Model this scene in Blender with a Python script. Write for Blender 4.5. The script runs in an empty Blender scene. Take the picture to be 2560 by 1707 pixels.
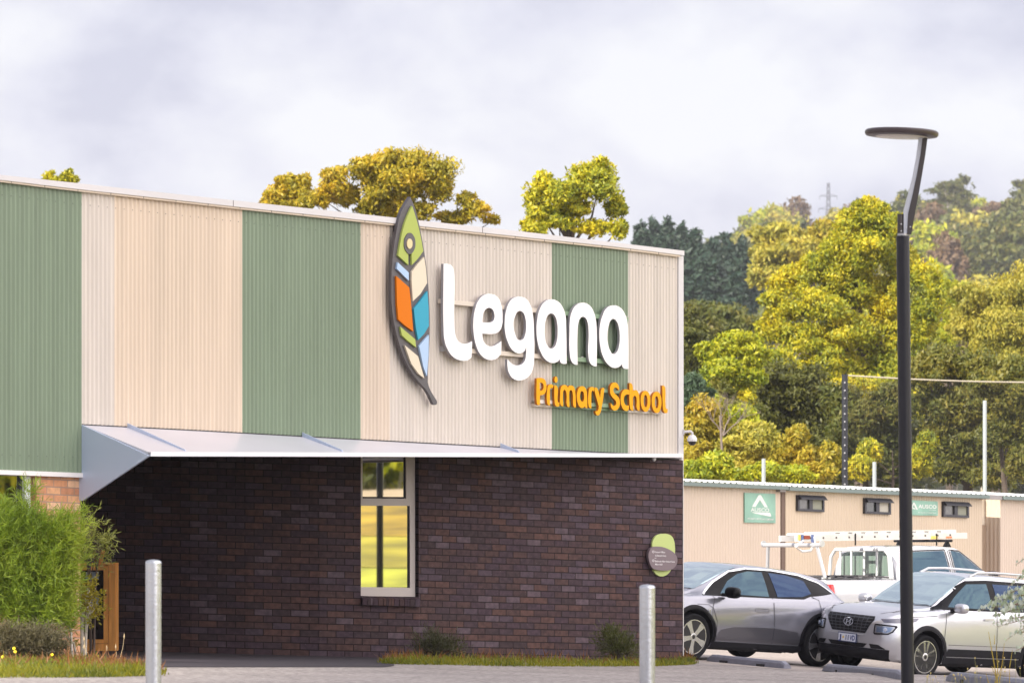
import bpy, bmesh, math, random
import numpy as np
from mathutils import Vector, Matrix
from mathutils.bvhtree import BVHTree
R = math.radians
random.seed(7); RNG = np.random.default_rng(11)
SC = bpy.context.scene; COL = SC.collection

# ------------------------------------------------------------------ camera
F, CX, HY, EYE = 11500.0, 1280.0, 1390.0, 1.6      # focal length, centre, horizon row (photo pixels), eye height
cam = bpy.data.cameras.new('camera'); camo = bpy.data.objects.new('camera', cam); COL.objects.link(camo)
camo.location = (0, 0, EYE); camo.rotation_euler = (R(90), 0, 0)
cam.sensor_width = 36; cam.lens = F / 2560 * 36
cam.shift_y = (HY - 853.5) / 2560
cam.clip_start = 0.5; cam.clip_end = 6000
cam.dof.use_dof = True; cam.dof.focus_distance = 59; cam.dof.aperture_fstop = 5.6
SC.camera = camo
# ------------------------------------------------------------------ light
SUN = Vector((-.58, -.56, .59)).normalized()
AZ, EL = math.atan2(SUN.x, SUN.y), math.asin(SUN.z)
sl = bpy.data.lights.new('sun', 'SUN'); sl.energy = 5.0; sl.angle = R(0.5); sl.color = (1, .93, .80)
so = bpy.data.objects.new('sun', sl); COL.objects.link(so)
so.rotation_euler = SUN.to_track_quat('Z', 'Y').to_euler(); so.location = SUN * 200
SC.view_settings.view_transform = 'Standard'; SC.view_settings.look = 'None'
SC.view_settings.exposure = 0.68; SC.view_settings.gamma = 1
SC.cycles.max_bounces = 6; SC.cycles.transparent_max_bounces = 12; SC.cycles.caustics_reflective = False; SC.cycles.caustics_refractive = False
SC.cycles.use_denoising = True
W = bpy.data.worlds.new('World'); SC.world = W; W.use_nodes = True
nt = W.node_tree; N_ = nt.nodes; L_ = nt.links; N_.clear()
def nn(t, **k):
    n = N_.new(t)
    for a, b in k.items(): setattr(n, a, b)
    return n
def wmath(op, a, b=None):
    n = nn('ShaderNodeMath', operation=op)
    for i, x in enumerate((a, b)):
        if x is None: continue
        if isinstance(x, (int, float)): n.inputs[i].default_value = x
        else: L_.new(x, n.inputs[i])
    return n.outputs[0]
out = nn('ShaderNodeOutputWorld'); bgs = nn('ShaderNodeBackground'); bgc = nn('ShaderNodeBackground'); mixs = nn('ShaderNodeMixShader')
sky = nn('ShaderNodeTexSky', sky_type='NISHITA', sun_disc=False, sun_elevation=EL, sun_rotation=AZ)
L_.new(sky.outputs[0], bgs.inputs[0]); bgs.inputs[1].default_value = 0.12
tc = nn('ShaderNodeTexCoord'); mp = nn('ShaderNodeMapping'); L_.new(tc.outputs['Generated'], mp.inputs[0])
mp.inputs['Scale'].default_value = (1, 1, 1.6); mp.inputs['Location'].default_value = (4.31, 0.17, 0.62)
n1 = nn('ShaderNodeTexNoise'); n1.inputs['Scale'].default_value = 17; n1.inputs['Detail'].default_value = 9; n1.inputs['Roughness'].default_value = .53; n1.inputs['Distortion'].default_value = .1
n2 = nn('ShaderNodeTexNoise'); n2.inputs['Scale'].default_value = 5; n2.inputs['Detail'].default_value = 3
L_.new(mp.outputs[0], n1.inputs[0]); L_.new(mp.outputs[0], n2.inputs[0])
mix_n = wmath('ADD', wmath('MULTIPLY', n1.outputs[0], .72), wmath('MULTIPLY', n2.outputs[0], .28))
rp = nn('ShaderNodeValToRGB'); L_.new(mix_n, rp.inputs[0]); cr = rp.color_ramp
cr.elements[0].position = .43; cr.elements[0].color = (.43, .425, .51, 1)
cr.elements[1].position = .61; cr.elements[1].color = (.65, .642, .66, 1)
e = cr.elements.new(.50); e.color = (.53, .522, .59, 1)
warm = nn('ShaderNodeMixRGB', blend_type='MULTIPLY'); L_.new(rp.outputs[0], warm.inputs[1]); warm.inputs[2].default_value = (1.06, .99, .86, 1); L_.new(warm.outputs[0], bgc.inputs[0])
# the sunlit clouds opposite the sun (behind the photographer) are the brighter ones
dp = nn('ShaderNodeVectorMath', operation='DOT_PRODUCT'); L_.new(tc.outputs['Generated'], dp.inputs[0]); dp.inputs[1].default_value = Vector((.90, -.25, .42)).normalized()
mr = nn('ShaderNodeMapRange'); L_.new(dp.outputs['Value'], mr.inputs[0])
mr.inputs[1].default_value = .25; mr.inputs[2].default_value = .97; mr.inputs[3].default_value = .92; mr.inputs[4].default_value = 4.2; mr.interpolation_type = 'SMOOTHSTEP'
L_.new(mr.outputs[0], bgc.inputs[1]); mw = nn('ShaderNodeMapRange'); L_.new(dp.outputs['Value'], mw.inputs[0]); mw.inputs[1].default_value = .2; mw.inputs[2].default_value = .9; L_.new(mw.outputs[0], warm.inputs[0])
mixs.inputs[0].default_value = .9
L_.new(bgs.outputs[0], mixs.inputs[1]); L_.new(bgc.outputs[0], mixs.inputs[2]); L_.new(mixs.outputs[0], out.inputs[0])

# ------------------------------------------------------------------ helpers
def ray(u, v): return Vector(((u - CX) / F, 1, (HY - v) / F))
def at(u, v, D): r = ray(u, v); return Vector((r.x * D, D, EYE + r.z * D))
def lerp(a, b, t): return a + (b - a) * t
def interp(x, pts): return float(np.interp(x, [p[0] for p in pts], [p[1] for p in pts]))
def sstep(a, b, x):
    t = min(1, max(0, (x - a) / (b - a))); return t * t * (3 - 2 * t)

def tag(o, label=None, cat=None, group=None, kind=None):
    if label: o['label'] = label
    if cat: o['category'] = cat
    if group: o['group'] = group
    if kind: o['kind'] = kind
    return o
def thing(name, label, cat, loc=(0, 0, 0), group=None, mat4=None):
    o = bpy.data.objects.new(name, None); COL.objects.link(o); o.empty_display_size = .2
    if mat4 is not None: o.matrix_world = mat4; o['_m'] = 1
    else: o.location = loc
    return tag(o, label, cat, group)

_M = {}
def P(name, col=(.5, .5, .5), rough=.6, metal=0, spec=.5, coat=0, trans=0, ior=1.45, noise=None, bump=None, emit=None, rnd=None):
    """procedural Principled material; noise=(scale, amount) mottles the colour, bump=(scale, strength), rnd = per-leaf second colour"""
    if name in _M: return _M[name]
    m = bpy.data.materials.new(name); m.use_nodes = True; t = m.node_tree; b = t.nodes['Principled BSDF']
    b.inputs['Base Color'].default_value = (*col, 1); b.inputs['Roughness'].default_value = rough; b.inputs['Metallic'].default_value = metal
    b.inputs['Specular IOR Level'].default_value = spec; b.inputs['Coat Weight'].default_value = coat; b.inputs['Coat Roughness'].default_value = .05
    b.inputs['Transmission Weight'].default_value = trans; b.inputs['IOR'].default_value = ior
    if noise:
        tcn = t.nodes.new('ShaderNodeTexCoord'); nz = t.nodes.new('ShaderNodeTexNoise'); nz.inputs['Scale'].default_value = noise[0]; nz.inputs['Detail'].default_value = 6
        t.links.new(tcn.outputs['Object'], nz.inputs[0])
        if len(noise) > 2:
            mpn = t.nodes.new('ShaderNodeMapping'); mpn.inputs['Scale'].default_value = noise[2]; t.links.new(tcn.outputs['Object'], mpn.inputs[0]); t.links.new(mpn.outputs[0], nz.inputs[0])
        mxn = t.nodes.new('ShaderNodeMixRGB'); rm = t.nodes.new('ShaderNodeValToRGB'); rm.color_ramp.elements[0].position = .3; rm.color_ramp.elements[1].position = .7
        t.links.new(nz.outputs[0], rm.inputs[0]); t.links.new(rm.outputs[0], mxn.inputs[0])
        a = noise[1]; mxn.inputs[1].default_value = (*[c * (1 - a) for c in col], 1); mxn.inputs[2].default_value = (*[min(1, c * (1 + a)) for c in col], 1)
        t.links.new(mxn.outputs[0], b.inputs['Base Color'])
    if bump:
        tcn = t.nodes.new('ShaderNodeTexCoord'); nz = t.nodes.new('ShaderNodeTexNoise'); nz.inputs['Scale'].default_value = bump[0]; nz.inputs['Detail'].default_value = 4
        bp = t.nodes.new('ShaderNodeBump'); bp.inputs['Strength'].default_value = bump[1]; bp.inputs['Distance'].default_value = .02
        t.links.new(tcn.outputs['Object'], nz.inputs[0]); t.links.new(nz.outputs[0], bp.inputs['Height']); t.links.new(bp.outputs[0], b.inputs['Normal'])
    if emit: b.inputs['Emission Color'].default_value = (*emit[0], 1); b.inputs['Emission Strength'].default_value = emit[1]
    _M[name] = m; return m
def leafmat(name, cols, rough=.5, trans=.26, glow=(1.25, 1.2, .5), drift=.9):
    """foliage: each leaf picks its own tone; part of the light passes through"""
    if name in _M: return _M[name]
    m = bpy.data.materials.new(name); m.use_nodes = True; t = m.node_tree; t.nodes.clear()
    o = t.nodes.new('ShaderNodeOutputMaterial'); d = t.nodes.new('ShaderNodeBsdfPrincipled'); tr = t.nodes.new('ShaderNodeBsdfTranslucent'); mx = t.nodes.new('ShaderNodeMixShader')
    g = t.nodes.new('ShaderNodeNewGeometry'); r = t.nodes.new('ShaderNodeValToRGB'); 
    tn = t.nodes.new('ShaderNodeTexCoord'); nz = t.nodes.new('ShaderNodeTexNoise'); nz.inputs['Scale'].default_value = drift; nz.inputs['Detail'].default_value = 2; t.links.new(tn.outputs['Object'], nz.inputs[0])
    ms = t.nodes.new('ShaderNodeMapRange'); t.links.new(nz.outputs[0], ms.inputs[0]); ms.inputs[1].default_value = .32; ms.inputs[2].default_value = .68
    mx_ = t.nodes.new('ShaderNodeMixRGB'); mx_.inputs[0].default_value = .5; t.links.new(g.outputs['Random Per Island'], mx_.inputs[1]); t.links.new(ms.outputs[0], mx_.inputs[2]); t.links.new(mx_.outputs[0], r.inputs[0])
    el = r.color_ramp.elements
    while len(el) < len(cols): el.new(.5)
    for i, c in enumerate(cols): el[i].position = i / (len(cols) - 1); el[i].color = (*c, 1)
    t.links.new(r.outputs[0], d.inputs['Base Color']); d.inputs['Roughness'].default_value = rough; d.inputs['Specular IOR Level'].default_value = .35
    mm = t.nodes.new('ShaderNodeMixRGB'); mm.blend_type = 'MULTIPLY'; mm.inputs[0].default_value = 1; t.links.new(r.outputs[0], mm.inputs[1]); mm.inputs[2].default_value = (*glow, 1)
    t.links.new(mm.outputs[0], tr.inputs[0]); mx.inputs[0].default_value = trans
    t.links.new(d.outputs[0], mx.inputs[1]); t.links.new(tr.outputs[0], mx.inputs[2]); t.links.new(mx.outputs[0], o.inputs[0])
    _M[name] = m; return m

def thinglass(name):
    m = bpy.data.materials.new(name); m.use_nodes = True; t = m.node_tree; t.nodes.clear(); o = t.nodes.new('ShaderNodeOutputMaterial'); a = t.nodes.new('ShaderNodeBsdfTransparent'); b = t.nodes.new('ShaderNodeBsdfGlossy'); x = t.nodes.new('ShaderNodeMixShader'); f = t.nodes.new('ShaderNodeFresnel')
    b.inputs['Roughness'].default_value = .02; a.inputs[0].default_value = (.93, .95, .95, 1); t.links.new(f.outputs[0], x.inputs[0]); t.links.new(a.outputs[0], x.inputs[1]); t.links.new(b.outputs[0], x.inputs[2]); t.links.new(x.outputs[0], o.inputs[0]); return m
class MB:
    """collects shapes and links them as ONE mesh object"""
    def __init__(s): s.v = []; s.f = []; s.uv = None
    def add(s, vs, fs):
        k = len(s.v); s.v += [tuple(p) for p in vs]; s.f += [tuple(i + k for i in f) for f in fs]; return s
    def quad(s, *p): return s.add(p, [tuple(range(len(p)))])
    def hexa(s, p):  # 8 corners: bottom ring 0-3, top ring 4-7
        return s.add(p, [(3, 2, 1, 0), (4, 5, 6, 7), (0, 1, 5, 4), (1, 2, 6, 5), (2, 3, 7, 6), (3, 0, 4, 7)])
    def box(s, c, d, rot=None):
        x, y, z = [k / 2 for k in d]; pts = [Vector(q) for q in ((-x, -y, -z), (x, -y, -z), (x, y, -z), (-x, y, -z), (-x, -y, z), (x, -y, z), (x, y, z), (-x, y, z))]
        if rot is not None: pts = [rot @ q for q in pts]
        return s.hexa([Vector(c) + q for q in pts])
    def beam(s, a, b, w, h, up=(0, 0, 1)):
        a = Vector(a); b = Vector(b); d = (b - a).normalized(); u = Vector(up); x = d.cross(u)
        if x.length < 1e-4: x = d.cross(Vector((1, 0, 0)))
        x.normalize(); y = x.cross(d).normalized(); x *= w / 2; y *= h / 2
        return s.hexa([a - x - y, a + x - y, b + x - y, b - x - y, a - x + y, a + x + y, b + x + y, b - x + y])
    def tube(s, pts, rad, seg=8, cap=True):
        pts = [Vector(p) for p in pts]; rad = rad if isinstance(rad, (list, tuple)) else [rad] * len(pts); vs = []; fs = []; ref = None
        for i, p in enumerate(pts):
            d = (pts[min(i + 1, len(pts) - 1)] - pts[max(i - 1, 0)]).normalized()
            if ref is None: ref = d.orthogonal().normalized()
            x = (ref - d * ref.dot(d)); x = x.normalized() if x.length > 1e-5 else d.orthogonal().normalized(); ref = x; y = d.cross(x)
            for j in range(seg): a = 2 * math.pi * j / seg; vs.append(p + (x * math.cos(a) + y * math.sin(a)) * rad[i])
        for i in range(len(pts) - 1):
            for j in range(seg): k = (j + 1) % seg; fs.append((i * seg + j, i * seg + k, (i + 1) * seg + k, (i + 1) * seg + j))
        if cap: fs.append(tuple(range(seg - 1, -1, -1))); fs.append(tuple(range((len(pts) - 1) * seg, len(pts) * seg)))
        return s.add(vs, fs)
    def lathe(s, prof, seg=24, M=None, close=False):
        M = M or Matrix(); vs = []; fs = []; n = len(prof)
        for r, z in prof:
            for j in range(seg): a = 2 * math.pi * j / seg; vs.append(M @ Vector((r * math.cos(a), r * math.sin(a), z)))
        for i in range(n - 1):
            for j in range(seg): k = (j + 1) % seg; fs.append((i * seg + j, i * seg + k, (i + 1) * seg + k, (i + 1) * seg + j))
        if not close: fs.append(tuple(range(seg - 1, -1, -1))); fs.append(tuple(range((n - 1) * seg, n * seg)))
        else:
            for j in range(seg): k = (j + 1) % seg; fs.append(((n - 1) * seg + j, (n - 1) * seg + k, k, j))
        return s.add(vs, fs)
    def prism(s, front, back):  # two matching outlines (front face counter-clockwise)
        n = len(front); return s.add(list(front) + list(back), [tuple(range(n)), tuple(range(2 * n - 1, n - 1, -1))] + [(i, i + n, (i + 1) % n + n, (i + 1) % n) for i in range(n)])
    def build(s, name, mat, parent=None, smooth=None, bevel=0, local=False, label=None):
        me = bpy.data.meshes.new(name); vs = s.v
        if parent is not None and not local:
            inv = world(parent).inverted(); vs = [inv @ Vector(p) for p in vs]
        me.from_pydata([tuple(p) for p in vs], [], s.f)
        if s.uv: lay = me.uv_layers.new(name='UVMap'); [setattr(lay.data[i], 'uv', s.uv[l.vertex_index]) for i, l in enumerate(me.loops)]
        return link(me, name, mat, parent, smooth, bevel, label)
def world(o):
    m = Matrix()
    while o is not None: m = o.matrix_basis @ m; o = o.parent
    return m
def link(me, name, mat, parent=None, smooth=None, bevel=0, label=None, fix=True):
    if fix:
        bm = bmesh.new(); bm.from_mesh(me); bmesh.ops.recalc_face_normals(bm, faces=bm.faces)
        if bevel: bmesh.ops.bevel(bm, geom=[e for e in bm.edges if e.is_manifold and e.calc_face_angle(0) > .6], offset=bevel, segments=2, affect='EDGES', clamp_overlap=True)
        bm.to_mesh(me); bm.free()
    for m in (mat if isinstance(mat, (list, tuple)) else [mat]): me.materials.append(m)
    if smooth is not None:
        me.polygons.foreach_set('use_smooth', [True] * len(me.polygons)); me.set_sharp_from_angle(angle=R(smooth))
    me.update(); o = bpy.data.objects.new(name, me); COL.objects.link(o); o.parent = parent
    if label: o['label'] = label
    return o

class Plane:
    def __init__(s, p, n): s.p = Vector(p); s.n = Vector(n).normalized()
    def hit(s, u, v, off=0):
        d = ray(u, v); c = Vector((0, 0, EYE)); return c + d * ((s.p + s.n * off - c).dot(s.n) / d.dot(s.n))
    def slab(s, mb, poly, off, thk):  # outline seen at (u, v), its front at off, thickness thk
        fr = [s.hit(u, v, off) for u, v in poly]; return mb.prism(fr, [p - s.n * thk for p in fr])

def curve_mesh(splines, res=6):
    """fill 2D outlines (holes allowed): list of (points, corner index set) -> (verts2d, faces)"""
    cu = bpy.data.curves.new('outline', 'CURVE'); cu.dimensions = '2D'; cu.fill_mode = 'FRONT'; cu.resolution_u = res
    for pts, corners in splines:
        sp = cu.splines.new('BEZIER'); sp.bezier_points.add(len(pts) - 1); sp.use_cyclic_u = True
        for i, (x, y) in enumerate(pts):
            b = sp.bezier_points[i]; b.co = (x, y, 0); h = 'VECTOR' if corners == 'all' or i in corners else 'AUTO'; b.handle_left_type = h; b.handle_right_type = h
    o = bpy.data.objects.new('outline', cu); COL.objects.link(o); bpy.context.view_layer.update()
    me = bpy.data.meshes.new_from_object(o.evaluated_get(bpy.context.evaluated_depsgraph_get()))
    v = [(p.co.x, p.co.y) for p in me.vertices]; f = [tuple(p.vertices) for p in me.polygons]
    bpy.data.objects.remove(o); bpy.data.curves.remove(cu); bpy.data.meshes.remove(me); return v, f
def text_mesh(s, bold=0, res=4, space=1.0):
    cu = bpy.data.curves.new('t', 'FONT'); cu.body = s; cu.size = 1; cu.offset = bold; cu.resolution_u = res; cu.space_character = space
    o = bpy.data.objects.new('t', cu); COL.objects.link(o); bpy.context.view_layer.update()
    me = bpy.data.meshes.new_from_object(o.evaluated_get(bpy.context.evaluated_depsgraph_get()))
    v = [(p.co.x, p.co.y) for p in me.vertices]; f = [tuple(p.vertices) for p in me.polygons]
    bpy.data.objects.remove(o); bpy.data.curves.remove(cu); bpy.data.meshes.remove(me); return v, f
def solid2d(mb, v, f, top, thick):
    """v,f flat mesh; top(x,y)->front point; thick = Vector to the back"""
    fr = [top(x, y) for x, y in v]; n = len(fr); edges = {}
    for q in f:
        for i in range(len(q)):
            a, b = q[i], q[(i + 1) % len(q)]
            k = (min(a, b), max(a, b)); edges.setdefault(k, []).append((a, b))
    fs = list(f) + [tuple(i + n for i in reversed(q)) for q in f]
    fs += [(b, a, a + n, b + n) for k, l in edges.items() if len(l) == 1 for a, b in l]
    return mb.add(fr + [p + thick for p in fr], fs)

# ------------------------------------------------------------------ the ground's shape
def gz(x, y):
    yy = min(max(y, 28), 66)
    z = .37 - .027 * (max(-40, min(x, 2.5)) + 5.16) - .0115 * (yy - 59.9)
    if x > 2.5:
        k = sstep(57, 63, y) * (1 - sstep(70.5, 75, y)); xx = min(x, 9) - 2.5
        z += -xx * lerp(.024, .074, k)
        z += sstep(72, 80, y) * .08
    if x > 11 and y < 100: z += sstep(11, 46, x) * 3.0 * sstep(4, 20, y) * (1 - sstep(84, 100, y))   # the grass bank beside the street
    return z
def on_ground(u, v):
    D = 50
    for _ in range(60):
        x = (u - CX) / F * D; D = lerp(D, (EYE - gz(x, D)) * F / max(1, v - HY), .5)
    return Vector(((u - CX) / F * D, D, gz((u - CX) / F * D, D)))

# ------------------------------------------------------------------ the cloud added out of view above left, shaped to shade front and forecourt
def shade_cloud(x0, x1, y0, y1, alt):
    """unseen added flat-bottomed cumulus whose shadow falls on x0..x1, y0..y1"""
    cx, cy = (x0 + x1) / 2, (y0 + y1) / 2; a, b = (x1 - x0) / 2, (y1 - y0) / 2; off = SUN * (alt / SUN.z); vs = []; fs = []; nu, nv = 64, 24; rr = random.Random(3); ph = [rr.uniform(0, 6.28) for _ in range(12)]
    for j in range(nv + 1):
        t = j / nv * math.pi; r = abs(math.sin(t)) ** .45; z = math.cos(t)
        for i in range(nu):
            w = 2 * math.pi * i / nu; c, s = math.cos(w), math.sin(w); k = (abs(c) ** 3.2 + abs(s) ** 3.2) ** (-1 / 3.2); l = 1 + .025 * sum(math.sin((3 + q) * w + ph[q] + 3 * t) for q in range(4))
            h = (9 + 2.2 * sum(math.sin((2 + q) * w * 1.0 + ph[q + 4] + 4 * t) for q in range(4))) if z > 0 else 2.5
            vs.append((cx + off.x + a * r * c * k * l, cy + off.y + b * r * s * k * l, alt + z * h))
    for j in range(nv):
        for i in range(nu): k = (i + 1) % nu; fs.append((j * nu + i, (j + 1) * nu + i, (j + 1) * nu + k, j * nu + k))
    return vs, fs
# ------------------------------------------------------------------ brick
def brickmat(name, cols, mortar, bw=.24, bh=.086, gap=.009, spots=.5, rough=.75):
    m = bpy.data.materials.new(name); m.use_nodes = True; t = m.node_tree; b = t.nodes['Principled BSDF']; lk = t.links
    def n(ty, **k):
        q = t.nodes.new(ty)
        for a, c in k.items(): setattr(q, a, c)
        return q
    def mth(op, a, c=None):
        q = n('ShaderNodeMath', operation=op)
        for i, x in enumerate((a, c)):
            if x is None: continue
            if isinstance(x, (int, float)): q.inputs[i].default_value = x
            else: lk.new(x, q.inputs[i])
        return q.outputs[0]
    uv = n('ShaderNodeUVMap'); sx = n('ShaderNodeSeparateXYZ'); lk.new(uv.outputs[0], sx.inputs[0])
    v = mth('DIVIDE', sx.outputs[1], bh); row = mth('FLOOR', v); fv = mth('FRACT', v)
    u = mth('ADD', mth('DIVIDE', sx.outputs[0], bw), mth('MULTIPLY', mth('MODULO', mth('ABSOLUTE', row), 2.0), .5)); colm = mth('FLOOR', u); fu = mth('FRACT', u)
    cx = n('ShaderNodeCombineXYZ'); lk.new(colm, cx.inputs[0]); lk.new(row, cx.inputs[1]); wn = n('ShaderNodeTexWhiteNoise', noise_dimensions='2D'); lk.new(cx.outputs[0], wn.inputs[0])
    ramp = n('ShaderNodeValToRGB'); lk.new(wn.outputs['Value'], ramp.inputs[0]); ramp.color_ramp.interpolation = 'CONSTANT'; el = ramp.color_ramp.elements
    while len(el) < len(cols): el.new(.5)
    for i, c in enumerate(cols): el[i].position = i / len(cols); el[i].color = (*c, 1)
    # slightly different face within each brick
    nz = n('ShaderNodeTexNoise'); nz.inputs['Scale'].default_value = 14; nz.inputs['Detail'].default_value = 5; lk.new(uv.outputs[0], nz.inputs[0])
    mx = n('ShaderNodeMixRGB', blend_type='MULTIPLY'); mx.inputs[0].default_value = spots; lk.new(ramp.outputs[0], mx.inputs[1])
    r2 = n('ShaderNodeValToRGB'); lk.new(nz.outputs[0], r2.inputs[0]); r2.color_ramp.elements[0].position = .3; r2.color_ramp.elements[0].color = (.55, .55, .6, 1); r2.color_ramp.elements[1].position = .72; r2.color_ramp.elements[1].color = (1.5, 1.4, 1.4, 1); lk.new(r2.outputs[0], mx.inputs[2])
    n3 = n('ShaderNodeTexNoise'); n3.inputs['Scale'].default_value = 60; lk.new(uv.outputs[0], n3.inputs[0])
    sp = n('ShaderNodeMapRange'); lk.new(n3.outputs[0], sp.inputs[0]); sp.inputs[1].default_value = .70; sp.inputs[2].default_value = .76; sp.inputs[4].default_value = .35
    m3 = n('ShaderNodeMixRGB'); lk.new(sp.outputs[0], m3.inputs[0]); lk.new(mx.outputs[0], m3.inputs[1]); m3.inputs[2].default_value = (.4, .38, .42, 1)
    def edge(x, g): return mth('MAXIMUM', mth('LESS_THAN', x, g), mth('GREATER_THAN', x, 1 - g))
    mask = mth('MAXIMUM', edge(fv, gap / bh / 2), edge(fu, gap / bw / 2))
    m4 = n('ShaderNodeMixRGB'); lk.new(mask, m4.inputs[0]); lk.new(m3.outputs[0], m4.inputs[1]); m4.inputs[2].default_value = (*mortar, 1)
    lk.new(m4.outputs[0], b.inputs['Base Color']); b.inputs['Roughness'].default_value = rough; b.inputs['Specular IOR Level'].default_value = .3
    bp = n('ShaderNodeBump'); bp.inputs['Strength'].default_value = .6; bp.inputs['Distance'].default_value = .006
    hh = mth('ADD', mth('SUBTRACT', 1.0, mask), mth('MULTIPLY', nz.outputs[0], .3)); lk.new(hh, bp.inputs['Height']); lk.new(bp.outputs[0], b.inputs['Normal'])
    return m
DARKBRICK = brickmat('dark_brick', [(0.058, 0.033, 0.035), (0.068, 0.038, 0.036), (0.052, 0.033, 0.041), (0.080, 0.042, 0.037), (0.056, 0.035, 0.047), (0.047, 0.030, 0.034), (0.093, 0.049, 0.042), (0.069, 0.048, 0.063), (0.060, 0.035, 0.040), (0.098, 0.071, 0.085), (0.054, 0.033, 0.043), (0.073, 0.041, 0.039)], (0.009, 0.004, 0.004), gap=.012, spots=.7)
TANBRICK = brickmat('tan_brick', [(.60, .30, .155), (.68, .38, .20), (.54, .26, .14), (.72, .46, .28), (.62, .34, .19)], (.36, .25, .19), gap=.013, spots=.4)

# ------------------------------------------------------------------ materials of the setting
def concrete(name, c1, c2, sc):
    m = P(name, c1, .85); t = m.node_tree; b = t.nodes['Principled BSDF']
    tcn = t.nodes.new('ShaderNodeTexCoord'); a = t.nodes.new('ShaderNodeTexNoise'); a.inputs['Scale'].default_value = sc; a.inputs['Detail'].default_value = 3
    a2 = t.nodes.new('ShaderNodeTexNoise'); a2.inputs['Scale'].default_value = .5; a2.inputs['Detail'].default_value = 5
    r = t.nodes.new('ShaderNodeValToRGB'); r.color_ramp.elements[0].position = .36; r.color_ramp.elements[0].color = (*c2, 1); r.color_ramp.elements[1].position = .58; r.color_ramp.elements[1].color = (*c1, 1)
    x = t.nodes.new('ShaderNodeMixRGB'); x.blend_type = 'MULTIPLY'; x.inputs[0].default_value = .6
    t.links.new(tcn.outputs['Object'], a.inputs[0]); t.links.new(tcn.outputs['Object'], a2.inputs[0]); t.links.new(a.outputs[0], r.inputs[0]); t.links.new(r.outputs[0], x.inputs[1]); t.links.new(a2.outputs[0], x.inputs[2]); t.links.new(x.outputs[0], b.inputs['Base Color'])
    bp = t.nodes.new('ShaderNodeBump'); bp.inputs['Strength'].default_value = .5; bp.inputs['Distance'].default_value = .01; t.links.new(a.outputs[0], bp.inputs['Height']); t.links.new(bp.outputs[0], b.inputs['Normal'])
    return m
PATHM = concrete('exposed_aggregate', (.50, .45, .42), (.20, .17, .165), 15)
LOTM = concrete('pale_asphalt', (.46, .40, .36), (.34, .295, .28), 18)
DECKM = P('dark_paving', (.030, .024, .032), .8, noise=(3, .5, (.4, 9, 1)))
DRYG = P('dry_grass', (.30, .20, .010), .9, noise=(.8, .55, (1, .5, 1)), bump=(5, 1))
LAWN = P('lawn', (.30, .31, .02), .9, noise=(.6, .5), bump=(6, 1))
HILLM = P('hill_scrub', (.055, .06, .02), .95, noise=(.06, .6), bump=(1.5, 1))
# ground sheet
def sheet(name, mat, inside, xs, ys, lift):
    mb = MB(); idx = {}
    for i, x in enumerate(xs):
        for j, y in enumerate(ys): mb.v.append((x, y, gz(x, y) + lift)); idx[i, j] = len(mb.v) - 1
    for i in range(len(xs) - 1):
        for j in range(len(ys) - 1):
            if inside((xs[i] + xs[i + 1]) / 2, (ys[j] + ys[j + 1]) / 2): mb.f.append((idx[i, j], idx[i + 1, j], idx[i + 1, j + 1], idx[i, j + 1]))
    o = mb.build(name, mat, smooth=60); return tag(o, kind='structure')
xs = [-900, -400, -150, -70, -40, -25, -15] + list(np.arange(-10, 12.1, .5)) + [14, 17, 20, 24, 28, 32, 36, 40, 44, 60, 100, 250, 600, 1500]
ys = [-250, -100, -40, -15, 0, 10, 20, 28] + list(np.arange(30, 84.1, 1.0)) + [90, 100, 120, 150, 220, 400, 800, 1600]
sheet('ground', PATHM, lambda x, y: True, [float(x) for x in xs], [float(y) for y in ys], 0)
# the parking lot: its near edge runs past the wheel stops
def lot_edge(x): return 64.6 - .35 * (x - 2.0)
mb = MB(); g = [float(a) for a in np.arange(1.5, 30.1, .75)]; js = [float(a) for a in np.linspace(0, 1, 28)]
for x in g:
    for k in js: y = lerp(lot_edge(x), 110, k ** 1.3); mb.v.append((x, y, gz(x, y) + .004))
n = len(js)
for i in range(len(g) - 1):
    for j in range(n - 1): mb.f.append((i * n + j, (i + 1) * n + j, (i + 1) * n + j + 1, i * n + j + 1))
tag(mb.build('parking_lot', LOTM, smooth=60), kind='structure')
# grass bank beside the street (seen mirrored in the window)
def bank(name, mat, x0, x1, y0, y1, lift):
    xs_ = [float(a) for a in np.linspace(x0, x1, 24)]; ys_ = [float(a) for a in np.linspace(y0, y1, 24)]
    return sheet(name, mat, lambda x, y: True, xs_, ys_, lift)
bank('lawn', LAWN, 11.0, 24.9, 2, 84, .03); bank('mixed_grass', P('mixed_grass', (.29, .25, .014), .9, noise=(.5, .6, (1, .4, 1)), bump=(5, 1)), 25, 29.9, 2, 84, .03); bank('dry_grass_bank', DRYG, 30, 37.9, 2, 84, .03); bank('gravel_path', P('sandy_path', (.40, .31, .20), .9, noise=(1, .2)), 38, 44.4, 2, 84, .03)
tag(bank('far_lawn', LAWN, 44.5, 62, 2, 84, .03), kind='structure')

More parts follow.
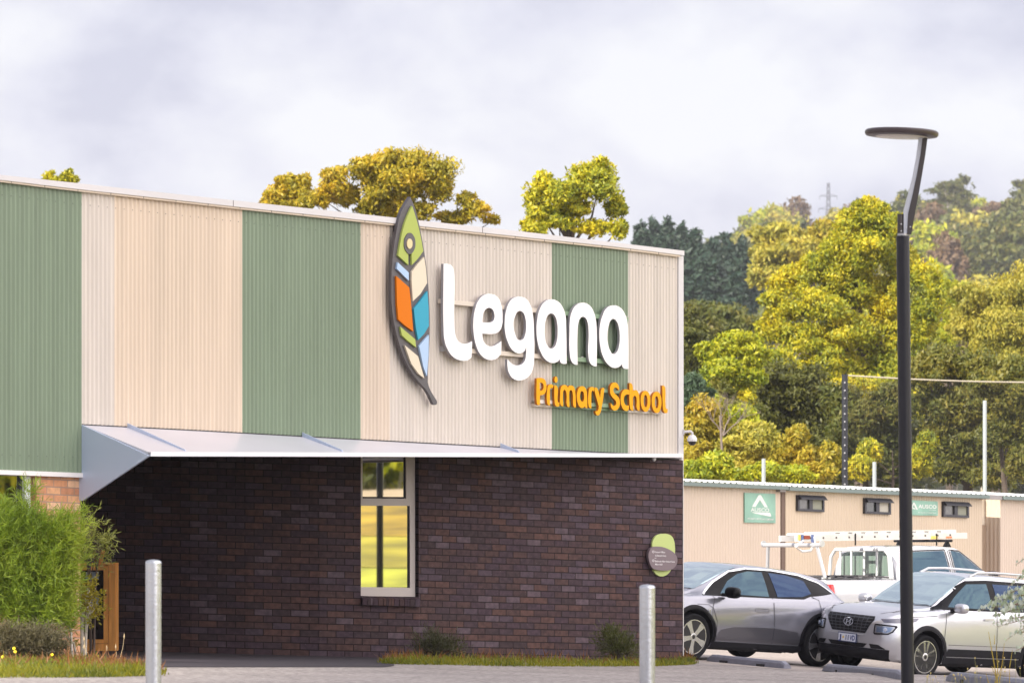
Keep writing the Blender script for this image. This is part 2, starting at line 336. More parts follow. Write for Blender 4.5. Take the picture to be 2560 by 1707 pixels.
# ------------------------------------------------------------------ the school building
SV = lambda u: 220 * (9290 - u) / 9190                     # pixels per metre along the street front
P0 = at(0, HY, F / SV(0)); P1 = at(1708, HY, F / SV(1708)); T = (P1 - P0); T.z = 0; T.normalize(); NF = Vector((T.y, -T.x, 0))
FR = Plane(P0, NF)
fac = FR.hit
ROOFL = [(-400, 393), (0, 437), (640, 507), (1300, 578), (1711, 627)]
LIPL = [(-400, 411), (0, 455), (160, 474.4), (640, 527.5), (1300, 597), (1560, 624.5), (1711, 644)]
BOTL = [(206, 1060), (500, 1075), (840, 1094), (1080, 1107), (1560, 1132), (1710, 1140)]
TRIML = [(-400, 1159), (0, 1174), (212, 1182)]
sof = lambda s: P0 + T * s
def s_of(u): return (fac(u, HY) - P0).dot(T)
def u_of(s): p = sof(s); return CX + F * p.x / p.y
def z_at(s, line): u = u_of(s); D = sof(s).y; return EYE + (HY - interp(u, line)) / F * D
school = thing('school_building', 'single storey school with green and cream striped corrugated front above dark brick', 'building', (P1.x, P1.y, gz(P1.x, P1.y)))
GREEN = P('green_steel', (.185, .245, .168), .38, spec=.45, noise=(1.6, .09, (3, 3, .22)))
CREAM = P('cream_steel', (.63, .53, .435), .4, spec=.4, noise=(1.6, .09, (3, 3, .22))); PALE = P('pale_grey_steel', (.60, .545, .49), .4, spec=.4, noise=(1.6, .09, (3, 3, .22)))
PINK = P('warm_cream_steel', (.64, .53, .42), .4, spec=.4, noise=(1.6, .09, (3, 3, .22)))
TRIM = P('white_trim', (.58, .565, .575), .35, noise=(.6, .05)); LIP = P('cream_trim', (.72, .61, .50), .4); SILVER = P('silver_awning', (.56, .56, .62), .32, metal=.15, noise=(.8, .05))
BLUEG = P('awning_shade_blue', (.50, .58, .74), .35, metal=.1)  # awning metal; blue skylit shade of its left-facing sides put into the colour
def cladding(u1, u2, mat, bot, pitch=.0765, amp=.0115):
    a, b = s_of(u1), s_of(u2); n = max(8, int((b - a) / pitch * 8)); mb = MB()
    for i in range(n + 1):
        s = lerp(a, b, i / n); ph = 2 * math.pi * s / pitch; off = amp * math.sin(ph) + amp * .18 * math.sin(3 * ph)
        p = sof(s) + NF * off; mb.v.append((p.x, p.y, z_at(s, bot))); mb.v.append((p.x, p.y, z_at(s, LIPL) + .04))
    for i in range(n): mb.f.append((2 * i, 2 * i + 2, 2 * i + 3, 2 * i + 1))
    return mb.build('cladding_panel', mat, school, smooth=50)
cladding(-420, 203.4, GREEN, TRIML)
for u1, u2, m in ((203.4, 285, PALE), (285, 604, PINK), (604, 902, GREEN), (902, 973, CREAM), (973, 1381, PALE), (1381, 1571, GREEN), (1571, 1698, PALE)): cladding(u1, u2, m, BOTL)
# small screws in the cladding
mb = MB()
for line, off in ((LIPL, 32), (TRIML, -38)):
    for k in range(200):
        s = .0765 * (2 * k + .25) + s_of(-300); u = u_of(s)
        if u > 1690 or (off < 0 and u > 200): break
        p = fac(u, interp(u, line) + off, .012); mb.box(p, (.008, .008, .008))
mb.build('screws', P('screw', (.10, .11, .10), .5), school)
# dark backing inside so no light leaks between the sheets
def strip(mb, u1, u2, la, lb, off, thk, n=24):
    for i in range(n):
        a, b = lerp(u1, u2, i / n), lerp(u1, u2, (i + 1) / n); q = [fac(a, interp(a, lb), off), fac(b, interp(b, lb), off), fac(b, interp(b, la), off), fac(a, interp(a, la), off)]
        fr = q; bk = [p - NF * thk for p in q]; k = len(mb.v); mb.v += [tuple(p) for p in fr + bk]
        mb.f += [(k, k + 1, k + 2, k + 3), (k + 7, k + 6, k + 5, k + 4), (k + 3, k + 2, k + 6, k + 7), (k + 1, k, k + 4, k + 5)]
        if i == 0: mb.f.append((k, k + 3, k + 7, k + 4))
        if i == n - 1: mb.f.append((k + 2, k + 1, k + 5, k + 6))
    return mb
mid = lambda L, d: [(u, v + d) for u, v in L]
strip(MB(), -420, 1711, ROOFL, mid(LIPL, -5.2), .075, .25).build('fascia', TRIM, school)
strip(MB(), -420, 1701, mid(LIPL, -5.2), LIPL, .055, .05).build('fascia_lip', LIP, school)
mb = MB()
for u in (583, 1206): v1, v2 = interp(u, ROOFL), interp(u, LIPL) - 5; FR.slab(mb, [(u, v2), (u + 1.2, v2), (u + 1.2, v1), (u, v1)], .077, .01)
for k in range(26): u = 28 + k * 84 - k * k * .33; v = interp(u, LIPL); FR.slab(mb, [(u, v), (u + 1, v), (u + 1, v - 5), (u, v - 5)], .057, .01) if u < 1690 else None
mb.build('fascia_joints', P('joint_dark', (.16, .15, .15), .7), school)  # thin dark joint lines across the fascia and its lip
# corner flashing, bottom trims
FR.slab(MB(), [(1696.5, 1143), (1709, 1143), (1709, 640), (1696.5, 640)], .022, .10).build('corner_flashing', TRIM, school)
strip(MB(), -420, 210.5, TRIML, mid(TRIML, 11.5), .03, .12, 8).build('bottom_trim', P('bright_trim', (.80, .78, .77), .4), school)
# body of the building behind the front: roof, backing, right side wall and rear
s0, s1 = s_of(-420), s_of(1706); dep = 14.0
def fp(s, d, z): p = sof(s) - NF * d; return Vector((p.x, p.y, z))
zr0, zr1 = z_at(s0, ROOFL) - .06, z_at(s1, ROOFL) - .06; zsof = EYE + 1.32
MB().prism([fp(s0, .26, zr0), fp(s1, .26, zr1), fp(s1, dep, zr1 - .5), fp(s0, dep, zr0 - .5)], [fp(s0, .26, zr0 - .1), fp(s1, .26, zr1 - .1), fp(s1, dep, zr1 - .6), fp(s0, dep, zr0 - .6)]).build('roof', P('roof_steel', (.45, .46, .47), .4), school)
mb = MB(); mb.prism([fp(s0, .05, zsof), fp(s1, .05, zsof), fp(s1, .05, zr1), fp(s0, .05, zr0)], [fp(s0, .11, zsof), fp(s1, .11, zsof), fp(s1, .11, zr1), fp(s0, .11, zr0)])
mb.build('wall_backing', P('wall_lining', (.10, .10, .10), .8), school)
MB().prism([fp(s0, .05, zsof), fp(s1, .05, zsof), fp(s1, dep, zsof), fp(s0, dep, zsof)], [fp(s0, .05, zsof + .06), fp(s1, .05, zsof + .06), fp(s1, dep, zsof + .06), fp(s0, dep, zsof + .06)]).build('porch_ceiling', P('porch_lining', (.045, .04, .042), .7), school)
mb = MB(); a = fp(s1, .06, 0); b = fp(s1, dep, 0)
for d in range(40):
    da, db = .06 + d * .34, .06 + (d + 1) * .34
    mb.quad(fp(s1 + .02 + .01 * (d % 2), da, zsof), fp(s1 + .02 + .01 * ((d + 1) % 2), db, zsof), fp(s1 + .02 + .01 * ((d + 1) % 2), db, zr1 - .1 - db * .035), fp(s1 + .02 + .01 * (d % 2), da, zr1 - .1 - da * .035))
mb.build('cladding_panel', CREAM, school, smooth=50)
# dark brick wall: recessed entry wall that bends to meet the front at the right corner
DW = [(-60, 191.0), (150, 192), (480, 192.6), (620, 192.5), (800, 192.0), (902, 191.4), (1047, 190.3), (1707.5, 181.6)]
DWP = [at(u, HY, F / s) for u, s in DW]
def dwall(u):
    for i in range(len(DW) - 1):
        if u <= DW[i + 1][0] or i == len(DW) - 2: break
    p, q = DWP[i], DWP[i + 1]; t = (q - p); t.z = 0; t.normalize(); return Plane(p, (t.y, -t.x, 0))
WP = dwall(970)                                             # plane of the wall piece with the window
arc = [0]
for i in range(len(DWP) - 1): arc.append(arc[-1] + (DWP[i + 1] - DWP[i]).length)
def wallpiece(mb, u1, u2, v1, v2, n=1):   # v None: floor / ceiling
    for i in range(n):
        pair = []
        for u in (lerp(u1, u2, i / n), lerp(u1, u2, (i + 1) / n)):
            k = max(j for j in range(len(DW)) if DW[j][0] <= u + 1e-6); k = min(k, len(DW) - 2)
            pl = dwall((DW[k][0] + DW[k + 1][0]) / 2); p = pl.hit(u, HY); s = arc[k] + (p - DWP[k]).length; pair.append((p, s))
        vs = []
        for (p, s), top in ((pair[0], 0), (pair[1], 0), (pair[1], 1), (pair[0], 1)):
            v = v2 if top else v1
            z = (zsof if top else gz(p.x, p.y) - .3) if v is None else EYE + (HY - v) / F * p.y
            vs.append((p.x, p.y, z)); mb.uv.append((s, z + .030 * s))
        mb.add(vs, [(0, 1, 2, 3)])
mb = MB(); mb.uv = []
for i in range(len(DW) - 1):
    a, b = DW[i][0], DW[i + 1][0]
    if a == 902: wallpiece(mb, a, b, None, 1492); continue
    wallpiece(mb, a, b, None, None)
# side return of the wall behind the corner
p = DWP[-1]; q = p - NF * 12
for k, (a, s, z) in enumerate(((q, arc[-1] + 12, -1), (p, arc[-1], -1), (p, arc[-1], zsof), (q, arc[-1] + 12, zsof))): mb.v.append((a.x, a.y, z)); mb.uv.append((s, z + .03 * s))
k = len(mb.v); mb.f.append((k - 3, k - 4, k - 1, k - 2))
# left side of the recess, behind the pier
p = DWP[0]; q = fac(198, HY, -.5)
for k, (a, s, z) in enumerate(((q, 0, -1), (p, 8, -1), (p, 8, zsof), (q, 0, zsof))): mb.v.append((a.x, a.y, z)); mb.uv.append((s, z))
k = len(mb.v); mb.f.append((k - 4, k - 3, k - 2, k - 1))
# reveal of the window (left, right)
for u in (902, 1047):
    pl = WP; a = pl.hit(u, HY); b = a - pl.n * .14; z0 = EYE + (HY - 1496) / F * a.y; k = len(mb.v)
    for pt, s, z in ((a, 0, z0), (b, .14, z0), (b, .14, zsof), (a, 0, zsof)): mb.v.append((pt.x, pt.y, z)); mb.uv.append((s, z))
    mb.f.append((k, k + 1, k + 2, k + 3) if u == 1047 else (k + 3, k + 2, k + 1, k))
dark = mb.build('dark_brick_wall', DARKBRICK, school); tag(dark, 'dark brown and purple brick wall under the awning')
FR.slab(MB(), [(1704.5, 1640), (1709.3, 1640), (1708.8, 1143), (1704, 1143)], -.09, .06).build('downpipe', TRIM, school)
# tall window in the dark wall
WHITEF = P('window_frame_white', (.62, .56, .53), .35); GLASS = P('reflective_glass', (.80, .80, .76), .015, metal=1.0); GASKET = P('gasket', (.015, .015, .018), .5)
win = WP.slab(MB(), [(899, 1489), (1038, 1491), (1038, 1468.5), (899, 1466.5)], -.06, .08)
for q in ([(1025, 1470), (1038, 1470), (1037.5, 1100), (1024, 1100)], [(898, 1470), (902.5, 1470), (902.5, 1100), (898, 1100)]): WP.slab(win, q, -.063, .07)
win = win.build('window', WHITEF, school)
MB_ = MB(); WP.slab(MB_, [(902, 1263), (1025, 1264), (1025, 1246), (902, 1245)], -.05, .07); WP.slab(MB_, [(1015, 1246), (1025, 1246), (1025, 1100), (1015, 1100)], -.055, .06); WP.slab(MB_, [(902, 1246), (906.5, 1246), (906.5, 1100), (902, 1100)], -.055, .06)
MB_.build('sash', WHITEF, win)
for q in ([(902, 1469), (1025, 1469.5), (1025, 1263), (902, 1262)], [(905, 1243), (1015, 1243.5), (1015, 1090), (905, 1090)]): WP.slab(MB(), q, -.10, .01).build('pane', GLASS, win)
mb = MB()
for q in ([(1019.5, 1468), (1025, 1468), (1025, 1264), (1019.5, 1264)], [(1010.5, 1242), (1015, 1242), (1015, 1092), (1010.5, 1092)], [(902, 1469), (1025, 1469.6), (1025, 1467.4), (902, 1466.8)], [(905, 1244), (1015, 1244.5), (1015, 1241.6), (905, 1241)]): WP.slab(mb, q, -.088, .01)
mb.build('gasket', GASKET, win)
mb = MB(); mb.uv = []   # sloping sill of bricks on edge
for k in range(11):
    u1 = 906.5 + k * 13.2; u2 = u1 + 11.9; f1 = [WP.hit(u, v, .065) for u, v in ((u1, 1511.5 + k * .38), (u2, 1511.8 + k * .38), (u2 + .6, 1495 + k * .38), (u1 + .6, 1494.6 + k * .38))]
    bk = [p - WP.n * .2 for p in f1]; bk[2] = bk[2] + Vector((0, 0, .05)); bk[3] = bk[3] + Vector((0, 0, .05)); mb.prism(f1, bk)
    for j in range(8): mb.uv.append((k * .24 + (.03 if j % 4 in (0, 3) else .2), (k * 3 % 7) * .086 + (.02 if j % 4 < 2 else .07)))
mb.build('brick_sill', DARKBRICK, school)
# tan brick pier and the window at the far left
mb = MB(); mb.uv = []
def tan(u1, u2, v1, v2, off, thk):
    q = [fac(u1, v1, off), fac(u2, v1, off), fac(u2, v2, off), fac(u1, v2, off)]
    if v1 > 1600:
        for i in (0, 1): q[i].z = gz(q[i].x, q[i].y) - .2
    bk = [p - NF * thk for p in q]; mb.prism(q, bk)
    for i, p in enumerate(q + bk): d = thk if i > 3 else 0; mb.uv.append(((p - P0).dot(T) + (d if i in (4, 7) else -d if d else 0), p.z + .018 * (p - P0).dot(T)))
tan(91, 201, 1700, 1186, -.03, .5); tan(77.5, 91, 1700, 1186, -.15, .3); tan(-420, 77.5, 1700, 1420, -.03, .3)
mb.build('tan_brick_pier', TANBRICK, school)
lw = FR.slab(MB(), [(62, 1425), (76, 1425), (76, 1184), (62, 1184)], -.06, .1)
FR.slab(lw, [(-420, 1425), (76, 1425), (76, 1412), (-420, 1405)], -.055, .1); FR.slab(lw, [(-190, 1412), (-178, 1412), (-178, 1176), (-190, 1170)], -.06, .1)
lw = lw.build('window', P('pale_frame', (.66, .68, .72), .4), school)
FR.slab(MB(), [(-420, 1425), (52, 1425), (52, 1176), (-420, 1150)], -.12, .02).build('pane', GLASS, lw)
FR.slab(MB(), [(49, 1425), (62, 1425), (62, 1180), (49, 1180)], -.10, .1).build('gasket', GASKET, lw)
# awning
def awn(u, w, v): p = fac(u, HY) + NF * w; return Vector((p.x, p.y, EYE + (HY - v) / F * p.y))
def awn_w(u): return lerp(1.0, .035, (s_of(u) - s_of(207)) / (s_of(1702) - s_of(207)))
def vfront(u): p = fac(u, HY) + NF * awn_w(u); uu = CX + F * p.x / p.y; return interp(uu, [(375, 1131.5), (1705, 1135.5)])
us = [float(a) for a in np.linspace(207, 1701, 40)]
mb = MB(); k = 0
for u in us:
    a = awn(u, .012, interp(u, BOTL) + 2.5); b = awn(u, awn_w(u), vfront(u)); mb.v += [tuple(a), tuple(b), tuple(b - Vector((0, 0, .03))), tuple(a - Vector((0, 0, .03)))]
for i in range(len(us) - 1):
    for j in range(4): a = 4 * i + j; b = 4 * i + (j + 1) % 4; mb.f.append((a, b, b + 4, a + 4))
mb.f += [(3, 2, 1, 0), tuple(4 * (len(us) - 1) + j for j in range(4))]
aw = mb.build('awning', SILVER, school)
mb = MB()
for u in us: b = awn(u, awn_w(u) + .012, vfront(u)) + Vector((0, 0, .012)); mb.v += [tuple(b), tuple(b - Vector((0, 0, .052))), tuple(b - Vector((0, 0, .052)) - NF * .05), tuple(b - NF * .05)]
for i in range(len(us) - 1):
    for j in range(4): a = 4 * i + j; b = 4 * i + (j + 1) % 4; mb.f.append((a, b, b + 4, a + 4))
mb.f += [(3, 2, 1, 0), tuple(4 * (len(us) - 1) + j for j in range(4))]
mb.build('front_edge', P('awning_edge', (.74, .74, .77), .35), aw)
tri = [awn(207, .005, 1061.5), awn(207, 1.006, 1139.5), awn(207, .02, 1251), awn(207, -.03, 1251), awn(207, -.03, 1061.5)]
MB().prism(tri, [p - T * .03 for p in tri]).build('side_panel', BLUEG, aw)
for u in (317, 755, 1250):
    w = awn_w(u); q = [awn(u, .0, interp(u, BOTL) + 3), awn(u, w - .05, vfront(u) - .5), awn(u, w - .08, vfront(u) - 9), awn(u, 0, interp(u, BOTL) - 9)]
    MB().prism(q, [p + T * .012 for p in q]).build('rib', BLUEG, aw)
mb = MB()   # dark gap where the sheets meet the awning
for i in range(30):
    a, b = lerp(207, 1696, i / 30), lerp(207, 1696, (i + 1) / 30); FR.slab(mb, [(a, interp(a, BOTL) + 3), (b, interp(b, BOTL) + 3), (b, interp(b, BOTL) - .6), (a, interp(a, BOTL) - .6)], .0015, .02)
mb.build('drip_gap', GASKET, school)
# entry paving in front of the recessed wall
mb = MB(); cols_ = [float(a) for a in np.linspace(120, 985, 40)]
for u in cols_:
    a = on_ground(u, interp(u, [(0, 1676), (360, 1667), (980, 1667), (990, 1661)])); b = dwall(u).hit(u, HY); b = b + (b - a).normalized() * .3
    for k in range(9): p = a.lerp(b, k / 8); mb.v.append((p.x, p.y, gz(p.x, p.y) + .005))
for i in range(len(cols_) - 1):
    for j in range(8): mb.f.append((i * 9 + j, (i + 1) * 9 + j, (i + 1) * 9 + j + 1, i * 9 + j + 1))
tag(mb.build('entry_paving', DECKM, smooth=60), kind='structure')

# ------------------------------------------------------------------ lettering on the front
def zo(x, y, s, ox, oy): return (x / s + ox, y / s + oy)
Z3 = lambda x, y: zo(x, y, 2.704, 940, 480)
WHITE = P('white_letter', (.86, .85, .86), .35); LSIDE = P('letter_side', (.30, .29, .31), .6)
LET = {
 'l': ([([(457, 485), (490, 487), (510, 497), (524, 522), (530, 565), (530, 890), (536, 960), (552, 1002), (582, 1023), (620, 1022), (650, 1008), (646, 1117), (620, 1136), (580, 1139), (522, 1114), (482, 1058), (463, 1000), (457, 930)], {0, 10, 11})]),
 'e': ([([(765, 688), (820, 708), (848, 770), (856, 850), (851, 905), (832, 942), (800, 957), (719, 957), (722, 990), (736, 1022), (762, 1040), (792, 1040), (822, 1025), (848, 1007), (846, 1092), (820, 1122), (785, 1135), (745, 1128), (705, 1095), (675, 1030), (660, 950), (658, 880), (668, 800), (695, 730), (730, 697)], {7, 13, 14}), ([(720, 881), (723, 838), (736, 800), (760, 783), (784, 790), (799, 820), (800, 852), (790, 873), (770, 881)], {0})]),
 'g': ([([(970, 708), (1010, 718), (1044, 765), (1062, 840), (1068, 930), (1069, 1130), (1062, 1190), (1040, 1237), (1010, 1262), (970, 1273), (930, 1262), (900, 1225), (889, 1180), (888, 1130), (905, 1148), (930, 1166), (960, 1171), (990, 1160), (1008, 1135), (1014, 1100), (1016, 1046), (1000, 1078), (965, 1090), (925, 1070), (890, 1010), (872, 940), (870, 880), (880, 800), (905, 740), (935, 714)], {13, 20}), ([(930, 890), (940, 840), (967, 804), (992, 812), (1009, 850), (1015, 905), (1009, 960), (992, 996), (966, 1000), (942, 962)], set())]),
 'a': ([([(1180, 726), (1228, 738), (1262, 778), (1282, 840), (1286, 920), (1289, 1160), (1262, 1160), (1248, 1152), (1244, 1130), (1225, 1147), (1190, 1155), (1150, 1135), (1115, 1085), (1092, 1010), (1085, 930), (1090, 860), (1104, 800), (1137, 745)], {5, 8}), ([(1140, 940), (1147, 872), (1168, 827), (1190, 821), (1212, 842), (1225, 888), (1228, 950), (1222, 1008), (1205, 1048), (1182, 1058), (1156, 1032), (1143, 985)], set())]),
 'n': ([([(1395, 748), (1440, 763), (1474, 815), (1489, 885), (1493, 960), (1492, 1178), (1468, 1174), (1446, 1152), (1437, 1118), (1437, 930), (1430, 880), (1416, 851), (1398, 843), (1380, 855), (1368, 890), (1363, 940), (1363, 1168), (1340, 1163), (1320, 1140), (1311, 1100), (1308, 940), (1310, 880), (1320, 820), (1350, 768)], {5, 16})]),
 'A': ([([(1605, 766), (1650, 780), (1682, 822), (1700, 885), (1705, 960), (1707, 1195), (1682, 1193), (1668, 1184), (1664, 1162), (1642, 1182), (1608, 1188), (1570, 1166), (1535, 1112), (1516, 1040), (1510, 970), (1514, 900), (1530, 838), (1560, 784)], {5, 8}), ([(1565, 975), (1571, 915), (1587, 868), (1606, 857), (1628, 876), (1643, 922), (1648, 980), (1643, 1040), (1626, 1083), (1604, 1095), (1581, 1066), (1568, 1022)], set())]),
}
sign = thing('letter_sign', 'large rounded white letters reading legana on rails across the corrugated front', 'sign', fac(1320, 830))
for ch, spl in LET.items():
    v, f = curve_mesh([([Z3(*p) for p in pts], c) for pts, c in spl], 5); mb = MB(); mb.uv = None
    solid2d(mb, v, f, lambda x, y: fac(x, y, .125), -NF * .04)
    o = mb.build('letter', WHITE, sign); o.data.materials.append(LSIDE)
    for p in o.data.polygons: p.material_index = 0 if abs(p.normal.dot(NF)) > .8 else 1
def rail(parent, pts, h, segs, off, thk):
    for u1, u2, m in segs:
        q = [(u1, interp(u1, pts) + h), (u2, interp(u2, pts) + h), (u2, interp(u2, pts)), (u1, interp(u1, pts))]
        FR.slab(MB(), q, off, thk).build('rail', m, parent)
rp1 = [Z3(440, 722), Z3(1707, 846)]; rp2 = [Z3(470, 1045), Z3(1707, 1142)]
for rp in (rp1, rp2): rail(sign, rp, 11, [(rp[0][0], 1381, P('cream_rail', (.62, .55, .47), .4)), (1381, rp[1][0], P('green_rail', (.20, .30, .19), .4))], .082, .05)
mb = MB()
for u in (1105, 1215, 1300, 1450, 1560):
    for rp in (rp1, rp2): p = fac(u, interp(u, rp) + 5, .03); MB().beam(p - NF * .02, p + NF * .04, .05, .07).build('bracket', P('bracket_grey', (.35, .34, .34), .5), sign)
# orange words
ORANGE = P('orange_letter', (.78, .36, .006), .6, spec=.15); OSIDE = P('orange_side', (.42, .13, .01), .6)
Z8 = lambda x, y: zo(x, y, 5.88, 1300, 920)
sign2 = thing('letter_sign', 'orange letters reading Primary School on short rails near the right corner', 'sign', fac(1500, 1000))
def stroke(pts, w):  # ribbon outline around a centre line, w = half width (x is foreshortened, so x counts more)
    q = [Vector(p) for p in pts]; L, Rr = [], []
    for i, p in enumerate(q):
        d = (q[min(i + 1, len(q) - 1)] - q[max(i - 1, 0)]); d = Vector((d.x / .62, d.y)).normalized(); nrm = Vector((-d.y * .62, d.x)) * w; L.append(p + nrm); Rr.append(p - nrm)
    return [tuple(a) for a in L] + [tuple(a) for a in reversed(Rr)]
def sh(y0, x): return y0
GL = [
 [([(245, 150), (300, 142), (350, 155), (380, 200), (390, 270), (380, 340), (350, 385), (294, 400), (296, 530), (280, 543), (262, 540), (248, 510)], {0, 7, 8}), ([(292, 212), (320, 213), (340, 235), (347, 275), (338, 312), (318, 330), (292, 334)], {0, 6})],
 [([(402, 300), (412, 262), (440, 238), (470, 240), (490, 256), (476, 296), (456, 290), (444, 310), (441, 360), (443, 548), (420, 545), (403, 520)], {5, 9})],
 [([(505, 252), (530, 255), (552, 278), (554, 480), (566, 505), (582, 500), (578, 555), (552, 567), (522, 545), (510, 500)], {0, 5, 6})],
 [([(592, 380), (596, 310), (616, 262), (650, 247), (685, 256), (705, 282), (722, 262), (752, 254), (785, 268), (806, 310), (815, 370), (823, 578), (800, 575), (785, 552), (777, 380), (765, 335), (750, 322), (735, 330), (727, 352), (729, 572), (706, 568), (690, 545), (683, 370), (670, 330), (655, 318), (641, 330), (634, 375), (637, 560), (612, 556), (595, 530)], {11, 19, 27})],
 [([(905, 265), (945, 275), (975, 320), (985, 385), (990, 588), (968, 583), (955, 560), (940, 575), (912, 585), (880, 570), (852, 520), (837, 450), (836, 390), (848, 330), (872, 285)], {4, 6}), ([(883, 430), (888, 375), (905, 338), (925, 345), (940, 385), (943, 430), (935, 475), (918, 494), (900, 480)], set())],
 [([(1012, 330), (1020, 300), (1045, 278), (1075, 278), (1092, 290), (1085, 345), (1066, 330), (1054, 350), (1050, 395), (1050, 590), (1028, 586), (1010, 560)], {5, 9})],
 [([(1102, 287), (1125, 286), (1142, 310), (1178, 440), (1198, 310), (1215, 290), (1240, 294), (1236, 340), (1196, 600), (1180, 660), (1155, 692), (1130, 690), (1112, 660), (1112, 628), (1135, 632), (1150, 610), (1158, 560)], {3, 6, 13, 16})],
 [([(1458, 290), (1454, 328), (1432, 300), (1400, 285), (1378, 300), (1374, 335), (1390, 370), (1425, 400), (1455, 440), (1468, 495), (1462, 560), (1435, 605), (1395, 622), (1358, 605), (1338, 565), (1334, 508), (1360, 545), (1385, 555), (1408, 540), (1415, 505), (1400, 470), (1365, 435), (1335, 390), (1324, 330), (1330, 265), (1355, 225), (1392, 210), (1428, 225), (1448, 255)], {1, 15})],
 [([(1606, 325), (1604, 392), (1580, 385), (1550, 398), (1530, 435), (1528, 480), (1542, 525), (1565, 548), (1602, 545), (1600, 610), (1570, 628), (1530, 615), (1498, 565), (1480, 490), (1482, 420), (1500, 355), (1535, 315), (1575, 312)], {0, 1, 8, 9})],
 [([(1608, 218), (1632, 222), (1652, 245), (1660, 290), (1662, 340), (1690, 322), (1720, 330), (1745, 370), (1754, 430), (1760, 628), (1738, 622), (1720, 600), (1714, 450), (1700, 412), (1684, 405), (1668, 425), (1662, 470), (1666, 625), (1640, 620), (1620, 595)], {0, 4, 9, 17})],
 [([(1842, 332), (1880, 348), (1908, 400), (1918, 480), (1910, 560), (1885, 620), (1852, 642), (1815, 620), (1785, 560), (1774, 480), (1782, 400), (1808, 350)], set()), ([(1818, 480), (1825, 420), (1845, 392), (1866, 420), (1874, 485), (1868, 545), (1850, 575), (1828, 548)], set())],
 [([(2008, 345), (2045, 362), (2072, 415), (2080, 495), (2072, 580), (2048, 640), (2014, 660), (1978, 640), (1948, 580), (1937, 500), (1944, 420), (1972, 365)], set()), ([(1982, 500), (1988, 440), (2008, 410), (2028, 440), (2036, 500), (2030, 560), (2012, 590), (1990, 560)], set())],
 [([(2092, 255), (2115, 258), (2132, 278), (2138, 320), (2142, 560), (2152, 598), (2174, 600), (2168, 655), (2142, 662), (2115, 640), (2102, 590), (2097, 500)], {0, 6, 7})],
]
dot = [([(530, 122), (546, 138), (553, 170), (546, 202), (530, 216), (514, 202), (507, 170), (514, 138)], set())]
for i, spl in enumerate(GL):
    sp2 = [([Z8(*p) for p in pts], c) for pts, c in spl]; v, f = curve_mesh(sp2, 4); mb = MB(); solid2d(mb, v, f, lambda x, y: fac(x, y, .13), -NF * .035)
    if i == 2: v, f = curve_mesh([([Z8(*p) for p in dot[0][0]], set())], 4); solid2d(mb, v, f, lambda x, y: fac(x, y, .13), -NF * .035)
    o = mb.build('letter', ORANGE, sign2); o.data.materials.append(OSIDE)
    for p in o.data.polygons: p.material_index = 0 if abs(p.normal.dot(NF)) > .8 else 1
CR, GRr = P('pale_rail', (.70, .66, .62), .4), P('green_rail', (.20, .30, .19), .4)
for ya, yb in ((240, 362), (458, 578)):
    pts = [Z8(205, ya), Z8(2130, yb)]; rail(sign2, pts, 9, [(Z8(255, 0)[0], 1381, CR), (1381, 1571, GRr), (1571, Z8(2105, 0)[0], CR)], .09, .05)
pts = [Z8(205, 520), Z8(2130, 640)]; rail(sign2, pts, 7, [(Z8(200, 0)[0], 1381, P('cream_rail', (.62, .55, .47), .4)), (1381, 1571, GRr), (1571, Z8(2100, 0)[0], CR)], .05, .05)
# leaf emblem
leaf = thing('leaf_sign', 'tall dark leaf emblem with coloured panes rising above the roofline', 'sign', fac(1040, 850))
GREY = P('leaf_grey', (.085, .078, .085), .45)
def plate(pts, corners, off, thk, mat, name, side=None):
    v, f = curve_mesh([([Z3(*p) for p in pts], corners)], 5); mb = MB(); solid2d(mb, v, f, lambda x, y: fac(x, y, off), -NF * thk)
    return mb.build(name, mat, leaf)
plate([(232, 33), (258, 95), (285, 190), (310, 310), (330, 430), (347, 560), (358, 700), (363, 830), (363, 960), (358, 1100), (352, 1200), (350, 1285), (362, 1325), (412, 1412), (412, 1430), (402, 1438), (388, 1430), (335, 1330), (310, 1305), (275, 1265), (230, 1200), (190, 1120), (155, 1020), (125, 900), (108, 780), (104, 640), (108, 500), (120, 380), (140, 260), (165, 150), (198, 85)], {0, 11, 13, 16}, .115, .045, GREY, 'leaf_backing')
LIME = P('lime_pane', (.39, .46, .12), .6, spec=.15); TEAL = P('teal_pane', (.045, .33, .47), .6, spec=.2); OR2 = P('orange_pane', (.64, .165, .003), .6, spec=.15); BLUE = P('pale_blue_pane', (.40, .54, .74), .6, spec=.2); BEI = P('beige_pane', (.66, .58, .45), .4)
plate([(245, 95), (275, 190), (300, 290), (320, 400), (285, 448), (243, 494), (240, 410), (218, 410), (219, 494), (150, 430), (165, 340), (185, 245), (215, 160)], {0, 3, 5, 6, 7, 8, 9}, .142, .03, LIME, 'pane')
plate([(229, 276), (255, 297), (267, 348), (255, 398), (229, 420), (203, 398), (191, 348), (203, 297)], set(), .152, .03, GREY, 'ring')
plate([(229, 316), (242, 326), (247, 350), (242, 374), (229, 384), (216, 374), (211, 350), (216, 326)], set(), .162, .03, P('sand_pane', (.68, .55, .30), .4), 'pane')
